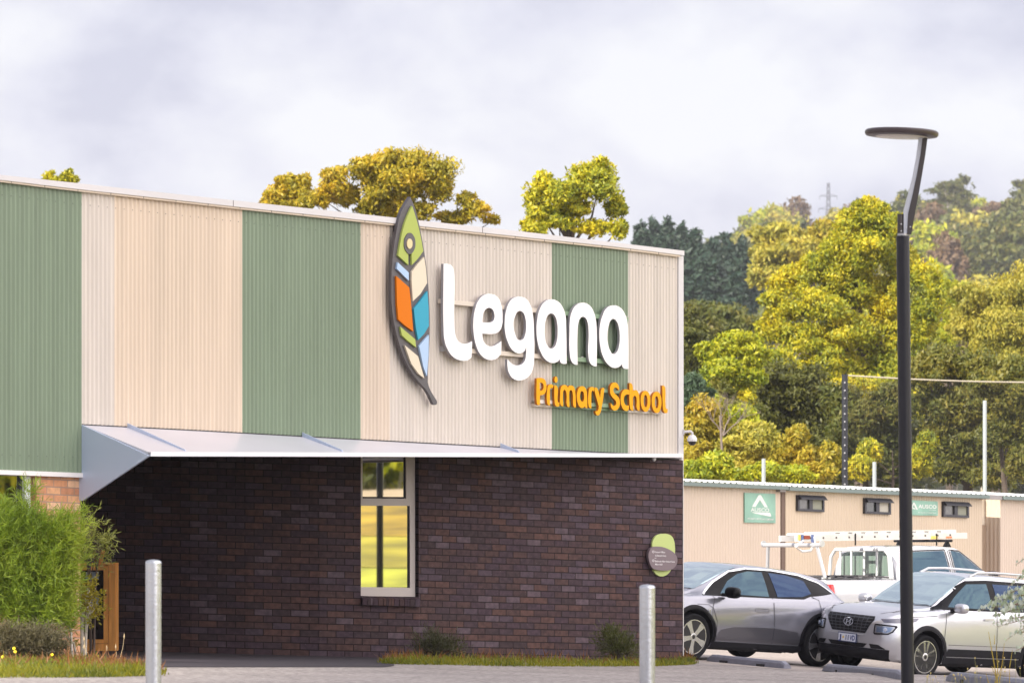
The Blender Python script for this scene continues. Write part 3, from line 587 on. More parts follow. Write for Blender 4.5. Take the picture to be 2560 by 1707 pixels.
for pts, m in (([(147, 475), (222, 545), (222, 600), (142, 520)], BLUE), ([(326, 440), (338, 520), (346, 615), (300, 690), (250, 738), (241, 600), (242, 540), (280, 490)], BEI),
               ([(138, 568), (225, 645), (238, 760), (252, 942), (200, 905), (152, 862), (143, 760)], OR2), ([(348, 670), (356, 780), (358, 905), (325, 960), (286, 1000), (270, 920), (256, 790), (300, 735)], TEAL),
               ([(165, 910), (265, 995), (272, 1050), (215, 1005), (175, 968)], LIME), ([(358, 965), (356, 1100), (345, 1245), (320, 1180), (292, 1040)], BLUE), ([(195, 1035), (285, 1110), (327, 1258), (290, 1230), (240, 1160)], BEI)):
    plate(pts, 'all', .142, .03, m, 'pane')
# directory sign on the brick
ZD = lambda x, y: zo(x, y, 8.713, 1580, 1300)
DP = dwall(1650); dsign = thing('directory_sign', 'small lime and mauve pebble shaped directory sign on the dark brick', 'sign', DP.hit(1657, 1390))
def plate2(pts, off, thk, mat, name):
    v, f = curve_mesh([([ZD(*p) for p in pts], set())], 5); mb = MB(); solid2d(mb, v, f, lambda x, y: DP.hit(x, y, off), -DP.n * thk); return mb.build(name, mat, dsign)
plate2([(440, 560), (445, 490), (470, 410), (530, 335), (600, 302), (700, 291), (800, 305), (870, 350), (915, 440), (935, 560), (935, 720), (910, 900), (850, 1080), (800, 1150), (720, 1205), (640, 1220), (560, 1195), (500, 1140), (465, 1080), (445, 850)], .03, .03, P('lime_sign', (.50, .60, .22), .4), 'lime_panel')
mauve = plate2([(360, 760), (375, 680), (420, 600), (480, 575), (580, 570), (700, 590), (820, 640), (920, 710), (975, 790), (990, 870), (975, 950), (930, 1020), (860, 1070), (760, 1092), (640, 1092), (530, 1075), (450, 1040), (400, 960), (370, 860)], .075, .045, P('mauve_sign', (.20, .155, .175), .4), 'mauve_panel')
def flat_text(pl, mb, s, map2, off, w, h, bold=0):  # map2(tx in 0..1, ty in cap heights)
    v, f = text_mesh(s, bold, 2); x0 = min(p[0] for p in v); x1 = max(p[0] for p in v)
    mb.add([pl.hit(*map2((x - x0) / (x1 - x0), y / .72), off) for x, y in v], f)
mb = MB()
for s, x, y, w in (('School Office', 505, 706, 215), ('Q Dental Clinic', 505, 782, 240), ('Before & After School Care', 505, 905, 425), ('Main Hall', 505, 972, 155)):
    flat_text(DP, mb, s, lambda a, b, x=x, y=y, w=w: ZD(x + a * w, y + a * w * .03 - b * 36), .078, 0, 0, .012)
for cy in (683, 876):
    ring = [ZD(465 + 25 * math.cos(a), cy + 27 * math.sin(a)) for a in np.linspace(0, 2 * math.pi, 15)[:-1]]; r2 = [ZD(465 + 18 * math.cos(a), cy + 20 * math.sin(a)) for a in np.linspace(0, 2 * math.pi, 15)[:-1]]
    for i in range(14): mb.quad(*[DP.hit(*q, .078) for q in (ring[i], ring[(i + 1) % 14], r2[(i + 1) % 14], r2[i])])
    mb.quad(*[DP.hit(*ZD(*q), .078) for q in ((455, cy + 4), (475, cy + 4), (475, cy - 4), (455, cy - 4))])
mb.quad(*[DP.hit(*ZD(*q), .078) for q in ((490, 824), (532, 826), (532, 819), (490, 817))])
link_o = mb.build('sign_text', P('sign_white', (.85, .83, .85), .5), mauve)
# security camera on the corner
cc = fac(1731, 1095, .0); sc = thing('security_camera', 'white dome security camera on a bent arm at the building corner', 'camera', fac(1710, 1080, .03))
a0 = fac(1709, 1080, .02); dm = a0 + Vector((.118, .02, -.085))
MB().box(a0, (.02, .05, .075)).tube([a0, a0 + Vector((.05, .01, .008)), a0 + Vector((.10, .02, .01)), a0 + Vector((.118, .02, -.01)), a0 + Vector((.118, .02, -.045))], .019, 10).build('arm', TRIM, sc, smooth=40)
TD = Matrix.Translation(dm)
MB().lathe([(.03, .045), (.05, .03), (.066, .0), (.068, -.03), (.064, -.042)], 24, TD).build('housing', P('cctv_white', (.75, .75, .77), .3), sc, smooth=40)
MB().lathe([(.058, -.042), (.056, -.058), (.045, -.08), (.025, -.094), (.004, -.098)], 20, TD).build('dome', P('smoked_dome', (.035, .03, .032), .06, spec=.8), sc, smooth=60)
sf = thing('security_light', 'tiny white sensor under the awning edge beside the right corner', 'sensor', fac(1632, 1146, .06))
MB().lathe([(.02, .045), (.03, .02), (.028, -.012), (.012, -.03)], 12, Matrix.Translation(fac(1635, 1147, .03))).build('housing', TRIM, sf, smooth=40)
# wooden cabinet standing in the entry
WOOD = P('pine_wood', (.72, .32, .075), .5, noise=(3, .25, (6, 6, .6))); DKW = P('cabinet_inside', (.03, .016, .01), .7)
D0 = 57.5; cb = at(239, HY, D0); cb.z = gz(cb.x, cb.y); sw = F / D0
cab = thing('display_cabinet', 'upright wooden display cabinet with a glass door standing in the shaded entry', 'cabinet', cb)
def X(u): return (u - CX) / sw
zt = EYE + (HY - 1405.5) / sw; zb = cb.z + .02; xa, xb, xc = X(168), X(271), X(289.5); y0 = D0; dpt = .42
def cbox(x0, x1, za, zb_, ya, yb): return MB().box(((x0 + x1) / 2, (ya + yb) / 2, (za + zb_) / 2), (x1 - x0, yb - ya, zb_ - za))
mb = cbox(xa, xc, zt - .03, zt, y0, y0 + dpt); 
for q in ((xa, xa + .05, zb, zt - .031, y0, y0 + dpt), (xb, xc, zb, zt - .031, y0 + .001, y0 + dpt), (xa + .051, xb - .001, zb, zb + .09, y0 + .002, y0 + dpt), (xa + .051, xb - .001, zb + .091, zt - .032, y0 + dpt - .03, y0 + dpt)): mb.box(((q[0] + q[1]) / 2, (q[4] + q[5]) / 2, (q[2] + q[3]) / 2), (q[1] - q[0], q[5] - q[4], q[3] - q[2]))
mb.build('case', WOOD, cab, bevel=.004)
z1, z2 = zb + .095, zt - .04
mb = MB()
for q in ((xb - .062, xb - .004, z1, z2), (xa + .055, xa + .11, z1, z2), (xa + .111, xb - .063, z2 - .055, z2), (xa + .111, xb - .063, z1, z1 + .05)): mb.box(((q[0] + q[1]) / 2, y0 + .012, (q[2] + q[3]) / 2), (q[1] - q[0], .026, q[3] - q[2]))
door = mb.build('door', WOOD, cab, bevel=.003)
cbox(xa + .112, xb - .064, z1 + .051, z2 - .056, y0 + .010, y0 + .014).build('pane', thinglass('clear_pane'), door)
MB().lathe([(.012, 0), (.016, .012), (.012, .03)], 10, Matrix.Translation((xb - .032, y0 - .002, EYE + (HY - 1486) / sw)) @ Matrix.Rotation(R(90), 4, 'X')).build('knob', P('knob_wood', (.12, .045, .015), .5), door, smooth=40)
cbox(xa + .06, xb - .01, EYE + (HY - 1537) / sw, EYE + (HY - 1534) / sw, y0 + .05, y0 + dpt - .04).build('shelf', WOOD, cab)
cbox(xa + .055, xb - .006, zb + .10, zt - .045, y0 + dpt - .05, y0 + dpt - .036).build('lining', DKW, cab)
for (u1, u2, va, vb, c, nm, lab) in ((214, 246, 1447, 1429, (.70, .76, .84), 'paper_notice', 'upper pale notice sheet inside the glass door of the wooden cabinet'), (212, 246, 1512, 1488, (.66, .74, .90), 'paper_notice', 'lower pale blue notice sheet inside the glass door of the wooden cabinet')):
    o = cbox(X(u1), X(u2), EYE + (HY - va) / sw, EYE + (HY - vb) / sw, y0 + .03, y0 + .033).build(nm, P('notice' + str(va), c, .7, emit=None)); tag(o, lab, 'notice', 'notices in the wooden cabinet')
rc = Matrix.Translation((X(243), y0 + .18, zt + .001))
mb = MB().lathe([(.05, 0), (.056, .02), (.085, .15), (.088, .155), (.08, .155), (.05, .03)], 18, rc); tag(mb.build('plant_pot', P('terracotta', (.45, .07, .02), .6), smooth=40), 'small red terracotta pot on top of the wooden cabinet', 'pot')

vs_, fs_ = shade_cloud(-2.2, 13.5, 22, 70.5, 190)  # added overhead only to keep direct sun off this area
_m = MB(); _m.add(vs_, fs_); tag(_m.build('shade_cloud', P('cloud_white', (.9, .9, .92), 1), smooth=180), kind='structure')
# ------------------------------------------------------------------ street furniture
GALV = P('galvanised_steel', (.52, .54, .57), .26, metal=.85, noise=(7, .10, (1, 1, .35)), bump=(30, .08))
for u, v, lab in ((383.5, 1400, 'galvanised round bollard in front of the shaded entry and the bushy shrub'), (1618, 1462, 'galvanised round bollard in front of the brick corner beside the parking lot')):
    D = 33.0; p = at(u, v, D); g = gz(p.x, p.y); b = thing('bollard', lab, 'bollard', (p.x, p.y, g), 'round steel bollards'); h = p.z - g
    MB().lathe([(.0565, -.05), (.0565, h - .022)], 40).build('post', GALV, b, smooth=40, local=True)
    MB().lathe([(.0575, h - .022), (.0575, h - .012), (.05, h - .003), (.03, h + .003), (.005, h + .006)], 40).build('cap', GALV, b, smooth=50, local=True)
# street lamp
BLKP = P('charcoal_paint', (.012, .012, .017), .32, spec=.35); LG = P('lamp_grey', (.045, .038, .038), .4)
DL = 42.0
def lamp(base, top, lab, grp='slim street lamps'):
    la = thing('street_lamp', lab, 'street lamp', base, grp); base = Vector(base); top = Vector(top)
    MB().tube([base - Vector((0, 0, .1)), top], .0595, 40).build('pole', BLKP, la, smooth=40)
    def q(x, y, dy=0): # lamp head drawn in metres around the pole top
        return top + Vector(((x - 683) / 4.354 / 273.8, dy, -(y - 1350) / 4.354 / 273.8))
    MB().tube([top - Vector((0, 0, .01)), top + Vector((0, 0, .022))], .05, 24).build('collar', P('collar_grey', (.35, .35, .36), .35, metal=.6), la, smooth=40)
    MB().tube([q(657, 1345), q(657, 1112)], .028, 20).build('spigot', LG, la, smooth=40)
    L = [(690, 1335), (690, 1080), (742, 890), (790, 700), (828, 500), (858, 270)]; Rr = [(772, 1335), (803, 1150), (852, 900), (895, 650), (928, 450), (950, 270)]
    for nm, a, b, m, y0, y1 in (('arm', .42, 1, LG, -.04, .04), ('arm_lit_strip', 0, .42, P('arm_lit_tone', (.45, .47, .52), .3, metal=.3), -.032, .032)):  # light on the arm's left face painted as a separate pale strip
        mb = MB(); n = len(L); pts = [[lerp(L[i][0], Rr[i][0], k) for k in (a, b)] + [lerp(L[i][1], Rr[i][1], k) for k in (a, b)] for i in range(n)]
        for x0, x1, ya, yb in pts: mb.v += [tuple(q(x0, ya, y0)), tuple(q(x1, yb, y0)), tuple(q(x1, yb, y1)), tuple(q(x0, ya, y1))]
        for i in range(n - 1):
            for j in range(4): c = 4 * i + j; d = 4 * i + (j + 1) % 4; mb.f.append((c, d, d + 4, c + 4))
        mb.f += [(3, 2, 1, 0), tuple(4 * n - 4 + j for j in range(4))]; mb.build(nm, m, la, smooth=35)
    c = q(671, 232); M = Matrix.Translation(c) @ Matrix.Rotation(R(2.3), 4, 'Y')
    MB().lathe([(.25, -.034), (.30, -.030), (.325, -.026), (.336, -.01), (.336, .012), (.322, .024), (.20, .034), (.01, .036)], 56, M).build('lamp_head', P('lamp_brown', (.06, .045, .05), .35), la, smooth=35)
    MB().lathe([(.01, -.037), (.235, -.037), (.24, -.0335)], 40, M).build('lens', P('lens', (.75, .72, .68), .25), la, smooth=40)
    mb = MB()
    for x, y in ((902, 285), (945, 285), (662, 1225), (662, 1300), (718, 1260), (760, 1255)): mb.lathe([(.006, 0), (.006, .006)], 8, Matrix.Translation(q(x, y, -.041)) @ Matrix.Rotation(R(90), 4, 'X'))
    mb.build('bolts', P('bolt_steel', (.6, .6, .6), .3, metal=.8), la); return la
tp = at(2257, 590, DL); bx = at(2269.5, 1800, DL).x
lamp((bx, DL, gz(bx, DL)), tp, 'slim charcoal street lamp with flat disc head in front of the cars')
for (x, y) in ((13.5, 46.6),): lamp((x, y, gz(x, y)), (x, y, gz(x, y) + 5.6), 'slim charcoal street lamp across the road mirrored in the tall window')
# concrete wheel stops
STOP = P('grey_wheel_stop', (.21, .215, .265), .7, noise=(9, .15), bump=(20, .2))
for (a, b), lab in zip((((1766, 1652), (1958, 1671)), ((2054, 1676), (2248, 1698)), ((2362, 1701), (2570, 1726))), ('grey wheel stop on the ground below the grey hatchback', 'grey wheel stop under the bumper of the silver car', 'grey wheel stop beside the yellow reeds below the silver car doors')):
    p, q = on_ground(*a), on_ground(*b); d = (q - p).normalized(); o = Vector((-d.y, d.x, 0)); w = thing('wheel_stop', lab, 'wheel stop', p.lerp(q, .5), 'grey wheel stops'); up = Vector((0, 0, 1))
    sec = [(0, 0), (.15, 0), (.135, .07), (.11, .10), (.04, .10), (.015, .07)]; n = len(sec); mb = MB()
    for t, k in ((0, .55), (.05, 1), (.95, 1), (1, .55)): mb.v += [tuple(p.lerp(q, t) + o * (.075 + (x - .075) * (1 if k == 1 else .92)) + up * (z * (1 if k == 1 else .6) + .004)) for x, z in sec]
    for i in range(3):
        for j in range(n): mb.f.append((i * n + j, i * n + (j + 1) % n, (i + 1) * n + (j + 1) % n, (i + 1) * n + j))
    mb.f += [tuple(range(n - 1, -1, -1)), tuple(range(3 * n, 4 * n))]; mb.build('stop_body', STOP, w)
    for t in (.2, .68): c = p.lerp(q, t + .03); MB().beam(c - d * .09 + up * .02 - o * .004, c + d * .09 + up * .02 - o * .004, .02, .035).build('drain_notch', GASKET, w)

# ------------------------------------------------------------------ site huts beyond the parking lot
SU = lambda u, k=1.0: 135 * k * (9290 - u) / 7580
def hutplane(k): a = at(1710, HY, F / SU(1710, k)); b = at(2500, HY, F / SU(2500, k)); d = b - a; d.z = 0; d.normalize(); return Plane(a, (d.y, -d.x, 0)), d
HP, HT = hutplane(1.0); HN = HP.n
def sidingmat(name, c):
    m = P(name, c, .55, noise=(.6, .05)); t = m.node_tree; b = t.nodes['Principled BSDF']; u = t.nodes.new('ShaderNodeUVMap'); w = t.nodes.new('ShaderNodeTexWave'); w.inputs['Scale'].default_value = 1; w.wave_profile = 'SIN'; w.bands_direction = 'X'
    mp_ = t.nodes.new('ShaderNodeMapping'); mp_.inputs['Scale'].default_value = (3.2, 3.2, 3.2); t.links.new(u.outputs[0], mp_.inputs[0]); t.links.new(mp_.outputs[0], w.inputs[0])
    bp = t.nodes.new('ShaderNodeBump'); bp.inputs['Strength'].default_value = .55; bp.inputs['Distance'].default_value = .02; t.links.new(w.outputs[0], bp.inputs['Height']); t.links.new(bp.outputs[0], b.inputs['Normal']); return m
HUTW = sidingmat('tan_siding', (.58, .475, .355)); HUTW2 = sidingmat('pinkish_siding', (.58, .48, .39)); ROOFW = P('white_roof_sheet', (.80, .82, .82), .35); GUT = P('green_grey_gutter', (.16, .21, .20), .5); BRN = P('brown_flashing', (.15, .10, .075), .6)
def hut(label, u1, u2, eave, mat, rise=.17, depth=3.2, off=0, gutter=True, roofu=None):
    a, b = HP.hit(u1, HY, off), HP.hit(u2, HY, off); h = thing('site_hut', label, 'portable building', ((a + b) / 2).xy.to_3d() + Vector((0, 0, gz(*((a + b) / 2).xy))), 'tan site huts')
    za = EYE + (HY - interp(u1, eave)) / F * a.y; zb = EYE + (HY - interp(u2, eave)) / F * b.y; g = min(gz(*a.xy), gz(*b.xy)) - .3
    mb = MB(); mb.uv = []; L = (b - a).length
    A, B = Vector((a.x, a.y, 0)), Vector((b.x, b.y, 0)); Z = Vector((0, 0, 1)); bk = -HN * depth
    for pts, s0 in (((A, B), 0), ((B, B + bk), L), ((B + bk, A + bk), L + depth), ((A + bk, A), 2 * L + depth)):
        k = len(mb.v); zz = [za if (p - A).dot(HT) < L / 2 else zb for p in pts]; rr = [rise * ((p - A).dot(-HN) / depth) for p in pts]
        mb.v += [tuple(pts[0] + Z * g), tuple(pts[1] + Z * g), tuple(pts[1] + Z * (zz[1] + rr[1])), tuple(pts[0] + Z * (zz[0] + rr[0]))]
        ln = (pts[1] - pts[0]).length; mb.uv += [(s0, 0), (s0 + ln, 0), (s0 + ln, 2.6), (s0, 2.6)]; mb.f.append((k, k + 1, k + 2, k + 3))
    mb.build('wall', mat, h)
    # ribbed roof sheets sloping towards the lot
    mb = MB(); n = int((L + .2) / .05); x0 = -.1
    for i in range(n + 1):
        s = x0 + (L + .2) * i / n; ph = (s / .2) % 1; rb = .028 if ph < .25 else 0
        z = lerp(za, zb, s / L)
        for d in (-.14, depth + .1): p = A + HT * s - HN * d; mb.v.append((p.x, p.y, z + .05 + rise * d / depth + rb))
    for i in range(n): mb.f.append((2 * i, 2 * i + 2, 2 * i + 3, 2 * i + 1))
    mb.build('roof', ROOFW, h)
    mb = MB(); mb.beam(A + Z * (za - .0) + HN * .07 - HT * .08, B + Z * (zb - .0) + HN * .07 + HT * .08, .14, .075); mb.build('gutter', GUT, h)
    return h, A, B, za, zb
h1 = hut('tan site hut with a large square sign, nearest the school corner', 1560, 1951, [(1560, 1203), (1708, 1211.5), (1953, 1219)], HUTW2)
h2 = hut('long tan site hut with three small dark awning windows', 1964, 2455, [(1964, 1221), (2457, 1241.5)], HUTW)
h3 = hut('pale tan site hut cut off by the right edge beyond the narrow gap', 2501, 2760, [(2501, 1244), (2760, 1254)], HUTW2)
HP.slab(MB(), [(1953.5, 1430), (1963, 1430), (1963, 1224), (1953.5, 1224)], -.01, .12).build('corner_post', BRN, h1[0])
HP.slab(MB(), [(1951, 1229), (1965, 1229), (1965, 1216), (1951, 1216)], .10, .12).build('downpipe_head', P('zinc', (.30, .28, .28), .5), h1[0])
HP.slab(MB(), [(2458, 1247), (2506, 1249), (2506, 1237), (2458, 1235)], .10, .12).build('downpipe_head', P('zinc', (.30, .28, .28), .5), h2[0])
gp = thing('gap_wall', 'narrow pale wall closing the gap between two site huts', 'wall', HP.hit(2478, 1400, -.5))
GP = Plane(HP.hit(2478, 1400, -.35), HN); GP.slab(MB(), [(2450, 1460), (2510, 1460), (2510, 1313), (2450, 1311)], .02, .08).build('shaded_part', P('wall_shade_tan', (.36, .27, .20), .6), gp)  # sun and hut shadow on one wall painted as two tones
GP.slab(MB(), [(2450, 1312), (2510, 1314), (2510, 1240), (2450, 1238)], -.02, .05).build('sunlit_part', P('wall_sun_pale', (.80, .74, .64), .6), gp)
DARKW = P('dark_window_frame', (.022, .022, .030), .4); DGL = P('dark_glass', (.03, .035, .035), .05, spec=.8); BLIND = P('blind', (.26, .27, .21), .6)
for i, (u1, u2, v1, v2) in enumerate(((1995, 2061.6, 1236.7, 1279.5), (2162.6, 2228, 1244, 1286), (2359, 2423, 1252.8, 1294))):
    sk = .045; y = lambda u, v: v + (u - u1) * sk; q = lambda a, b, c, d: [(a, y(a, d)), (b, y(b, d)), (b, y(b, c)), (a, y(a, c))]
    w = MB(); vb = v2 - (u2 - u1) * sk; f = lambda *a: HP.slab(w, q(*a), .05, .06); um = u1 + (u2 - u1) * .5
    f(u1, u2, v1, v1 + 6); f(u1, u2, vb - 6, vb); f(u1, u1 + 4.5, v1 + 6, vb - 6); f(u2 - 4, u2, v1 + 6, vb - 6); f(um - 4.5, um + 4, v1 + 6, vb - 6)
    w = w.build('window', DARKW, h2[0])
    HP.slab(MB(), q(u1 + 4.5, um - 4.5, v1 + 6, vb - 6), .02, .02).build('pane', DGL if i == 1 else P('grey_glass', (.09, .09, .085), .1, spec=.8), w); HP.slab(MB(), q(um + 4, u2 - 4, v1 + 6, vb - 6), .025, .02).build('pane', BLIND if i != 1 else P('pale_blind', (.45, .43, .37), .5), w)
    a, b = HP.hit(u1 + 1, y(u1, v1 + 1), .05), HP.hit(u2, y(u2, v1 + 1), .05); dn = Vector((0, 0, -.075)); o = HN * .07
    MB().prism([a, b, b + o + dn, a + o + dn], [p + Vector((0, 0, .012)) for p in (a, b, b + o + dn, a + o + dn)]).build('window_awning', DARKW, w)
SGN = P('faded_green_sign', (.23, .43, .34), .45, noise=(2.2, .22)); SW = P('sign_lettering', (.72, .76, .73), .5)
def hsign(label, q): s = thing('hut_sign', label, 'sign', HP.hit(*q[0], .02)); HP.slab(MB(), q, .03, .025).build('sign_board', SGN, s); return s
s1 = hsign('square faded green sign with a white peak logo on the nearest site hut', [(1862.3, 1305.5), (1939, 1307), (1938.5, 1234), (1862, 1231)])
ZS = lambda x, y: zo(x, y, 15.683, 1840, 1220)
def marks(parent, polys, texts, zf):
    mb = MB()
    for pts in polys:
        v, f = curve_mesh([([zf(*p) for p in pts], 'all')], 2); mb.add([HP.hit(x, y, .034) for x, y in v], f)
    for s, x, y, w, ch, sl, bold in texts: flat_text(HP, mb, s, lambda a, b: zf(x + a * w, y + a * w * sl - b * ch), .034, 0, 0, bold)
    mb.build('sign_lettering', SW, parent)
marks(s1, [[(625, 722), (870, 290), (905, 262), (960, 262), (995, 292), (1250, 745), (1125, 745), (935, 455), (765, 728)], [(600, 935), (1330, 955), (1380, 1060), (1365, 1110), (1300, 1100), (760, 990)]], [('AUSCO', 575, 905, 730, 150, .035, .02), ('AN AUSCO MODULAR COMPANY', 455, 1215, 1020, 75, .045, .01)], ZS)
s2 = hsign('wide faded green sign with white letters between two hut windows', [(2268, 1287), (2345, 1288.4), (2344.5, 1253), (2268, 1249)])
ZW = lambda x, y: zo(x, y, 3.675, 1840, 1200)
marks(s2, [[(1606, 258), (1630, 202), (1640, 204), (1672, 268), (1655, 268), (1634, 222), (1622, 250), (1648, 258), (1645, 268)]], [('AUSCO', 1675, 255, 168, 34, .03, .03), ('modular', 1775, 276, 66, 9, .03, 0), ('AN AUSCO COMPANY', 1673, 300, 168, 11, .04, 0)], ZW)

# ------------------------------------------------------------------ ball-stop net and posts behind the huts
DN = 112.0; sn = F / DN; NETM = P('net_black', (.012, .013, .015), .8); POSTD = P('dark_net_post', (.018, .02, .028), .5)
np_ = thing('net_post', 'tall dark steel post holding the corner of the ball net', 'post', (at(2112, HY, DN).x, DN, 0))
a = at(2112, 936, DN); MB().tube([Vector((a.x, DN, 0)), a], .075, 12).build('post', POSTD, np_, smooth=40)
mb = MB()
for k in range(15): mb.lathe([(.02, 0), (.02, .03)], 6, Matrix.Translation((a.x - .01, DN - .10, a.z - .2 - k * .19)) @ Matrix.Rotation(R(90), 4, 'X'))
mb.build('net_hooks', P('hook_grey', (.4, .4, .42), .5), np_)
net = thing('ball_net', 'fine black ball-stop net hanging from a sagging rope', 'net', (a.x, DN, 0)); mb = MB(); x0, x1 = a.x, a.x + 7.2
def ropez(x): return a.z - .02 - .14 * ((x - x0) / 4.4) - .10 * math.sin(math.pi * min(1, (x - x0) / 5.5)) * .5
for i in range(int((x1 - x0) / .05)): x = x0 + .05 * i; mb.quad((x, DN, 1.5), (x + .004, DN, 1.5), (x + .004, DN + .003, ropez(x)), (x, DN + .003, ropez(x)))
for j in range(int((a.z - 1.5) / .05)):
    z = 1.5 + .05 * j
    for i in range(12): xa_, xb_ = lerp(x0, x1, i / 12), lerp(x0, x1, (i + 1) / 12); k = .22 * (z - 1.5) / (a.z - 1.5); mb.quad((xa_, DN, z + ropez(xa_) * 0 - k * i / 12), (xb_, DN, z - k * (i + 1) / 12), (xb_, DN + .003, z + .004 - k * (i + 1) / 12), (xa_, DN + .003, z + .004 - k * i / 12))
mb.build('mesh', NETM, net)
MB().tube([Vector((x, DN, ropez(x))) for x in np.linspace(x0, x1, 16)], .018, 6).build('rope', P('rope', (.40, .36, .28), .8), net)
for u, v, lab in ((2462, 1001, 'tall white pole standing behind the last site hut'), (2186, 1154, 'short white pole top just above the hut roof'), (1909, 1146, 'slim whitish pole top between the trees and the hut roof')):
    p = at(u, v, 104); t = thing('white_pole', lab, 'pole', (p.x, 104, 0), 'white poles behind the huts'); MB().lathe([(.044, 0), (.044, p.z - .05), (.045, p.z - .01), (.02, p.z)], 14, Matrix.Translation((p.x, 104, 0))).build('shaft', P('white_pole', (.36, .40, .41), .5), t, smooth=40)
# power pylon on the far hill
PYM = P('pylon_steel', (.13, .135, .16), .6); DPY = 1500.0; py = at(2071, 590, DPY); sp_ = F / DPY
pyl = thing('power_pylon', 'distant grey lattice power pylon on the hill', 'pylon', (py.x, DPY, py.z - 12)); mb = MB()
H = (590 - 457) / sp_ + 12; zb = py.z - 12; half = lambda h: lerp(2.6, .55, min(1, h / (H * .72))) if h < H * .72 else lerp(.55, .3, (h - H * .72) / (H * .28))
hs = list(np.linspace(0, H, 15))
for sx in (-1, 1):
    for sy in (-1, 1):
        for i in range(len(hs) - 1): p = Vector((py.x + sx * half(hs[i]), DPY + sy * half(hs[i]), zb + hs[i])); q = Vector((py.x + sx * half(hs[i + 1]), DPY + sy * half(hs[i + 1]), zb + hs[i + 1])); mb.beam(p, q, .24, .24); q2 = Vector((py.x - sx * half(hs[i + 1]), DPY + sy * half(hs[i + 1]), zb + hs[i + 1])); mb.beam(p, q2, .15, .15)
mb.build('lattice_tower', PYM, pyl); mb = MB()
for v, w in ((491, 5.2), (523, 5.8), (545, 4.6)):
    z = EYE + (HY - v) / sp_
    for s in (-1, 1): mb.beam((py.x, DPY, z), (py.x + s * w * .55, DPY, z + .05), .22, .22); mb.beam((py.x, DPY, z + .9), (py.x + s * w * .55, DPY, z + .1), .14, .14); mb.beam((py.x + s * w * .55, DPY, z), (py.x + s * w * .55, DPY, z - 1.1), .16, .16)
mb.build('cross_arm', PYM, pyl)
# ------------------------------------------------------------------ vehicles
def cat(xs, x):  # smooth interpolation of rows [(x, a, b, ...)]
    n = len(xs)
    if x <= xs[0][0]: return xs[0][1:]
    if x >= xs[-1][0]: return xs[-1][1:]
    i = max(j for j in range(n) if xs[j][0] <= x); i = min(i, n - 2); x0, x1 = xs[i][0], xs[i + 1][0]; h = x1 - x0; t = (x - x0) / h; o = []
    for k in range(1, len(xs[0])):
        y0, y1 = xs[i][k], xs[i + 1][k]; d = (y1 - y0) / h
        def slope(j):
            if j <= 0 or j >= n - 1: return d
            a = (xs[j][k] - xs[j - 1][k]) / (xs[j][0] - xs[j - 1][0]); b = (xs[j + 1][k] - xs[j][k]) / (xs[j + 1][0] - xs[j][0])
            return 0 if a * b <= 0 else 2 * a * b / (a + b)
        m0, m1 = slope(i), slope(i + 1)
        o.append((2 * t ** 3 - 3 * t * t + 1) * y0 + (t ** 3 - 2 * t * t + t) * h * m0 + (-2 * t ** 3 + 3 * t * t) * y1 + (t ** 3 - t * t) * h * m1)
    return o
def section(z0, ws, zm, wm, zb, wb, zt, wt):
    zr = max(zt - .055, zb + .02)
    h = [(0, z0), (ws * .5, z0), (ws * .93, z0), (ws, z0 + .035), (lerp(ws, wm, .72), lerp(z0, zm, .45)), (wm, zm), (lerp(wm, wb, .45), lerp(zm, zb, .5)), (wb, zb - .035), (wb - .012, zb - .008), (wb - .035, zb + .012),
         (lerp(wb - .035, wt, .30) + .012, lerp(zb + .012, zr, .30)), (lerp(wb - .035, wt, .65) + .014, lerp(zb + .012, zr, .65)), (wt, zr), (wt - .03, zr + .7 * (zt - .012 - zr)), (wt * .8, zt - .012), (wt * .4, zt - .003), (0, zt)]
    return h + [(-y, z) for y, z in reversed(h[1:-1])]
def hull(rows, n=90):
    x0, x1 = rows[0][0], rows[-1][0]; vs, fs = [], []; base = [r[0] for r in rows]
    xs = sorted(set([round(lerp(x0, x1, i / (n - 1)), 4) for i in range(n)] + [round(b, 4) for b in base]))
    m = None
    for x in xs:
        s = section(*cat(rows, x)); m = len(s); vs += [(x, y, z) for y, z in s]
    for i in range(len(xs) - 1):
        for j in range(m): k = (j + 1) % m; fs.append((i * m + j, i * m + k, (i + 1) * m + k, (i + 1) * m + j))
    fs += [tuple(range(m - 1, -1, -1)), tuple(range((len(xs) - 1) * m, len(xs) * m))]
    return vs, fs
